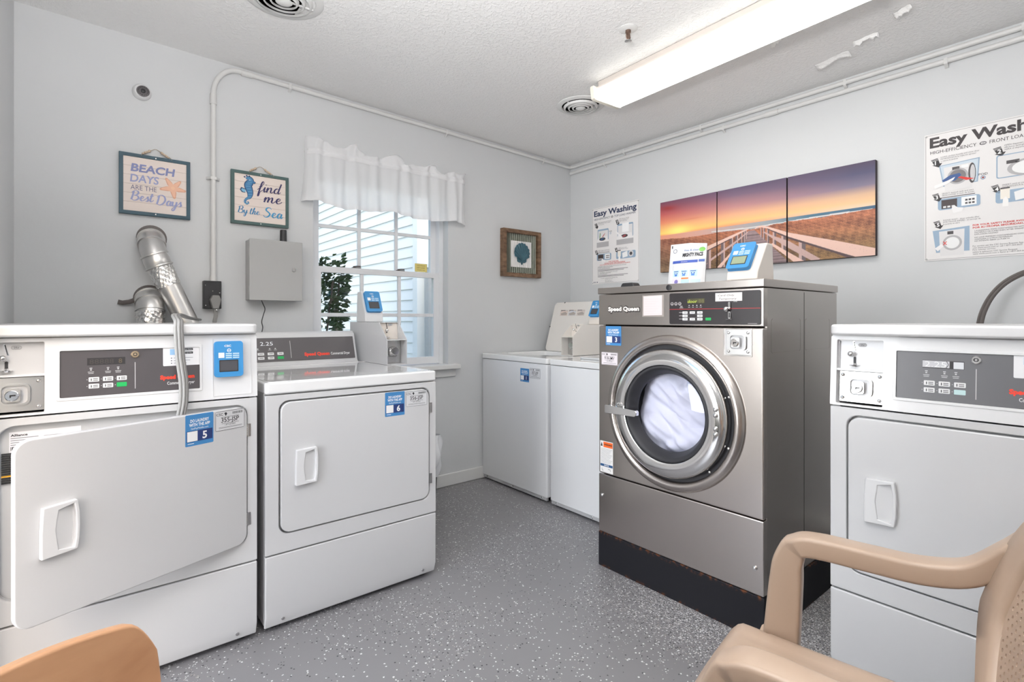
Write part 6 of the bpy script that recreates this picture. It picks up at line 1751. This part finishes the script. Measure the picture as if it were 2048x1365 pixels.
# ------------------------------------------------------------------ outside the window
m = MB(); m.box(-14, 8, .2, 22, -.42, -.30, 'ground'); structure(m.obj('ground'))
t = thing('clapboard_building', 'white clapboard building seen through the window', 'building', (0, 0, 0))
BX, BY0, BY1, EXP = -.30, 2.00, 9.5, .1145
w = MB(); w.box(BX, BX + .10, BY0 - .05, BY1, -.4, 5.2, 'siding'); w.obj('wall_sheathing', t)
for k in range(46):
    z = -.30 + k * EXP
    b = MB(); b.prism([(BX - .019, z), (BX - .019, z + .004), (BX - .003, z + EXP + .010), (BX + .002, z + EXP + .010), (BX + .002, z)], BY0, BY1, 'y', 'siding')
    b.obj('siding_board', t, smooth=False)
c = MB(); c.box(BX - .028, BX + .06, BY0 - .10, BY0, -.35, 5.1, 'siding'); c.obj('corner_board', t, bev=.004)
w = MB(); w.box(BX + .02, 2.2, BY0 - .06, BY0 - .02, -.4, 5.2, 'siding'); w.obj('end_wall', t)
p = thing('porch_post', 'grey post standing at the corner of the clapboard building outside', 'post', (-.215, 1.84, -.30))
a = MB(); a.box(-.035, .035, -.035, .035, 0, 1.93, 'postgrey'); a.obj('shaft', p, bev=.004)
a = MB(); a.box(-.050, .050, -.05, .05, 1.93, 1.97, 'siding'); a.obj('cap', p, bev=.004)
def bush():
    t = thing('leafy_bush', 'dark green leafy bush growing outside the window', 'bush', (-1.60, 1.34, -.30))
    rn = random.Random(21)
    f = MB()
    for i in range(2600):
        a = rn.uniform(0, 2 * PI); zz = rn.random() ** .8
        rad = .34 * (1 - .35 * zz) * (.55 + .45 * math.sqrt(rn.random())) * (1 + .22 * math.sin(3 * a + 9 * zz))
        c = Vector((rad * math.cos(a), rad * math.sin(a) * .9, .15 + 1.72 * zz + rn.uniform(-.05, .05)))
        d = Vector((math.cos(a) + rn.uniform(-.6, .6), math.sin(a) + rn.uniform(-.6, .6), rn.uniform(-.5, .9))).normalized()
        n_ = Vector((rn.uniform(-1, 1), rn.uniform(-1, 1), rn.uniform(.2, 1))).normalized(); s = d.cross(n_).normalized()
        L_ = rn.uniform(.048, .075); W_ = L_ * .27; up = s.cross(d) * .006
        P = [c, c + d * L_ * .45 + s * W_ + up, c + d * L_, c + d * L_ * .45 - s * W_ + up, c + d * L_ * .5 - up]
        f.add([tuple(q) for q in P], [(0, 1, 4), (1, 2, 4), (2, 3, 4), (3, 0, 4)], 'leaf')
    o = f.obj('foliage', t, recalc=False, smooth=False); o['kind'] = 'stuff'
    s = MB()
    for k in range(9):
        a = 2 * PI * k / 9; s.tube(spline([(0, 0, 0), (.06 * math.cos(a), .06 * math.sin(a), .5), (.18 * math.cos(a), .18 * math.sin(a), 1.0), (.22 * math.cos(a + .4), .2 * math.sin(a + .4), 1.7)], 4), [.012] * 9 + [.008] * 4, 'stem', 6)
    s.obj('stems', t)
bush()

# members of a kind share a group phrase
GROUPS = {'dryer': 'commercial dryers', 'top_load_washer': 'white top-load washers', 'ceiling_vent': 'round ceiling vents', 'dryer_duct': 'silver dryer ducts',
          'canvas_picture': 'boardwalk canvas triptych', 'instruction_poster': 'washing instruction posters', 'beach_sign': 'small beach signs', 'conduit': 'white painted conduits'}
for o in list(scene.objects):
    k = o.name.split('.')[0]
    if o.parent is None and k in GROUPS: o['group'] = GROUPS[k]
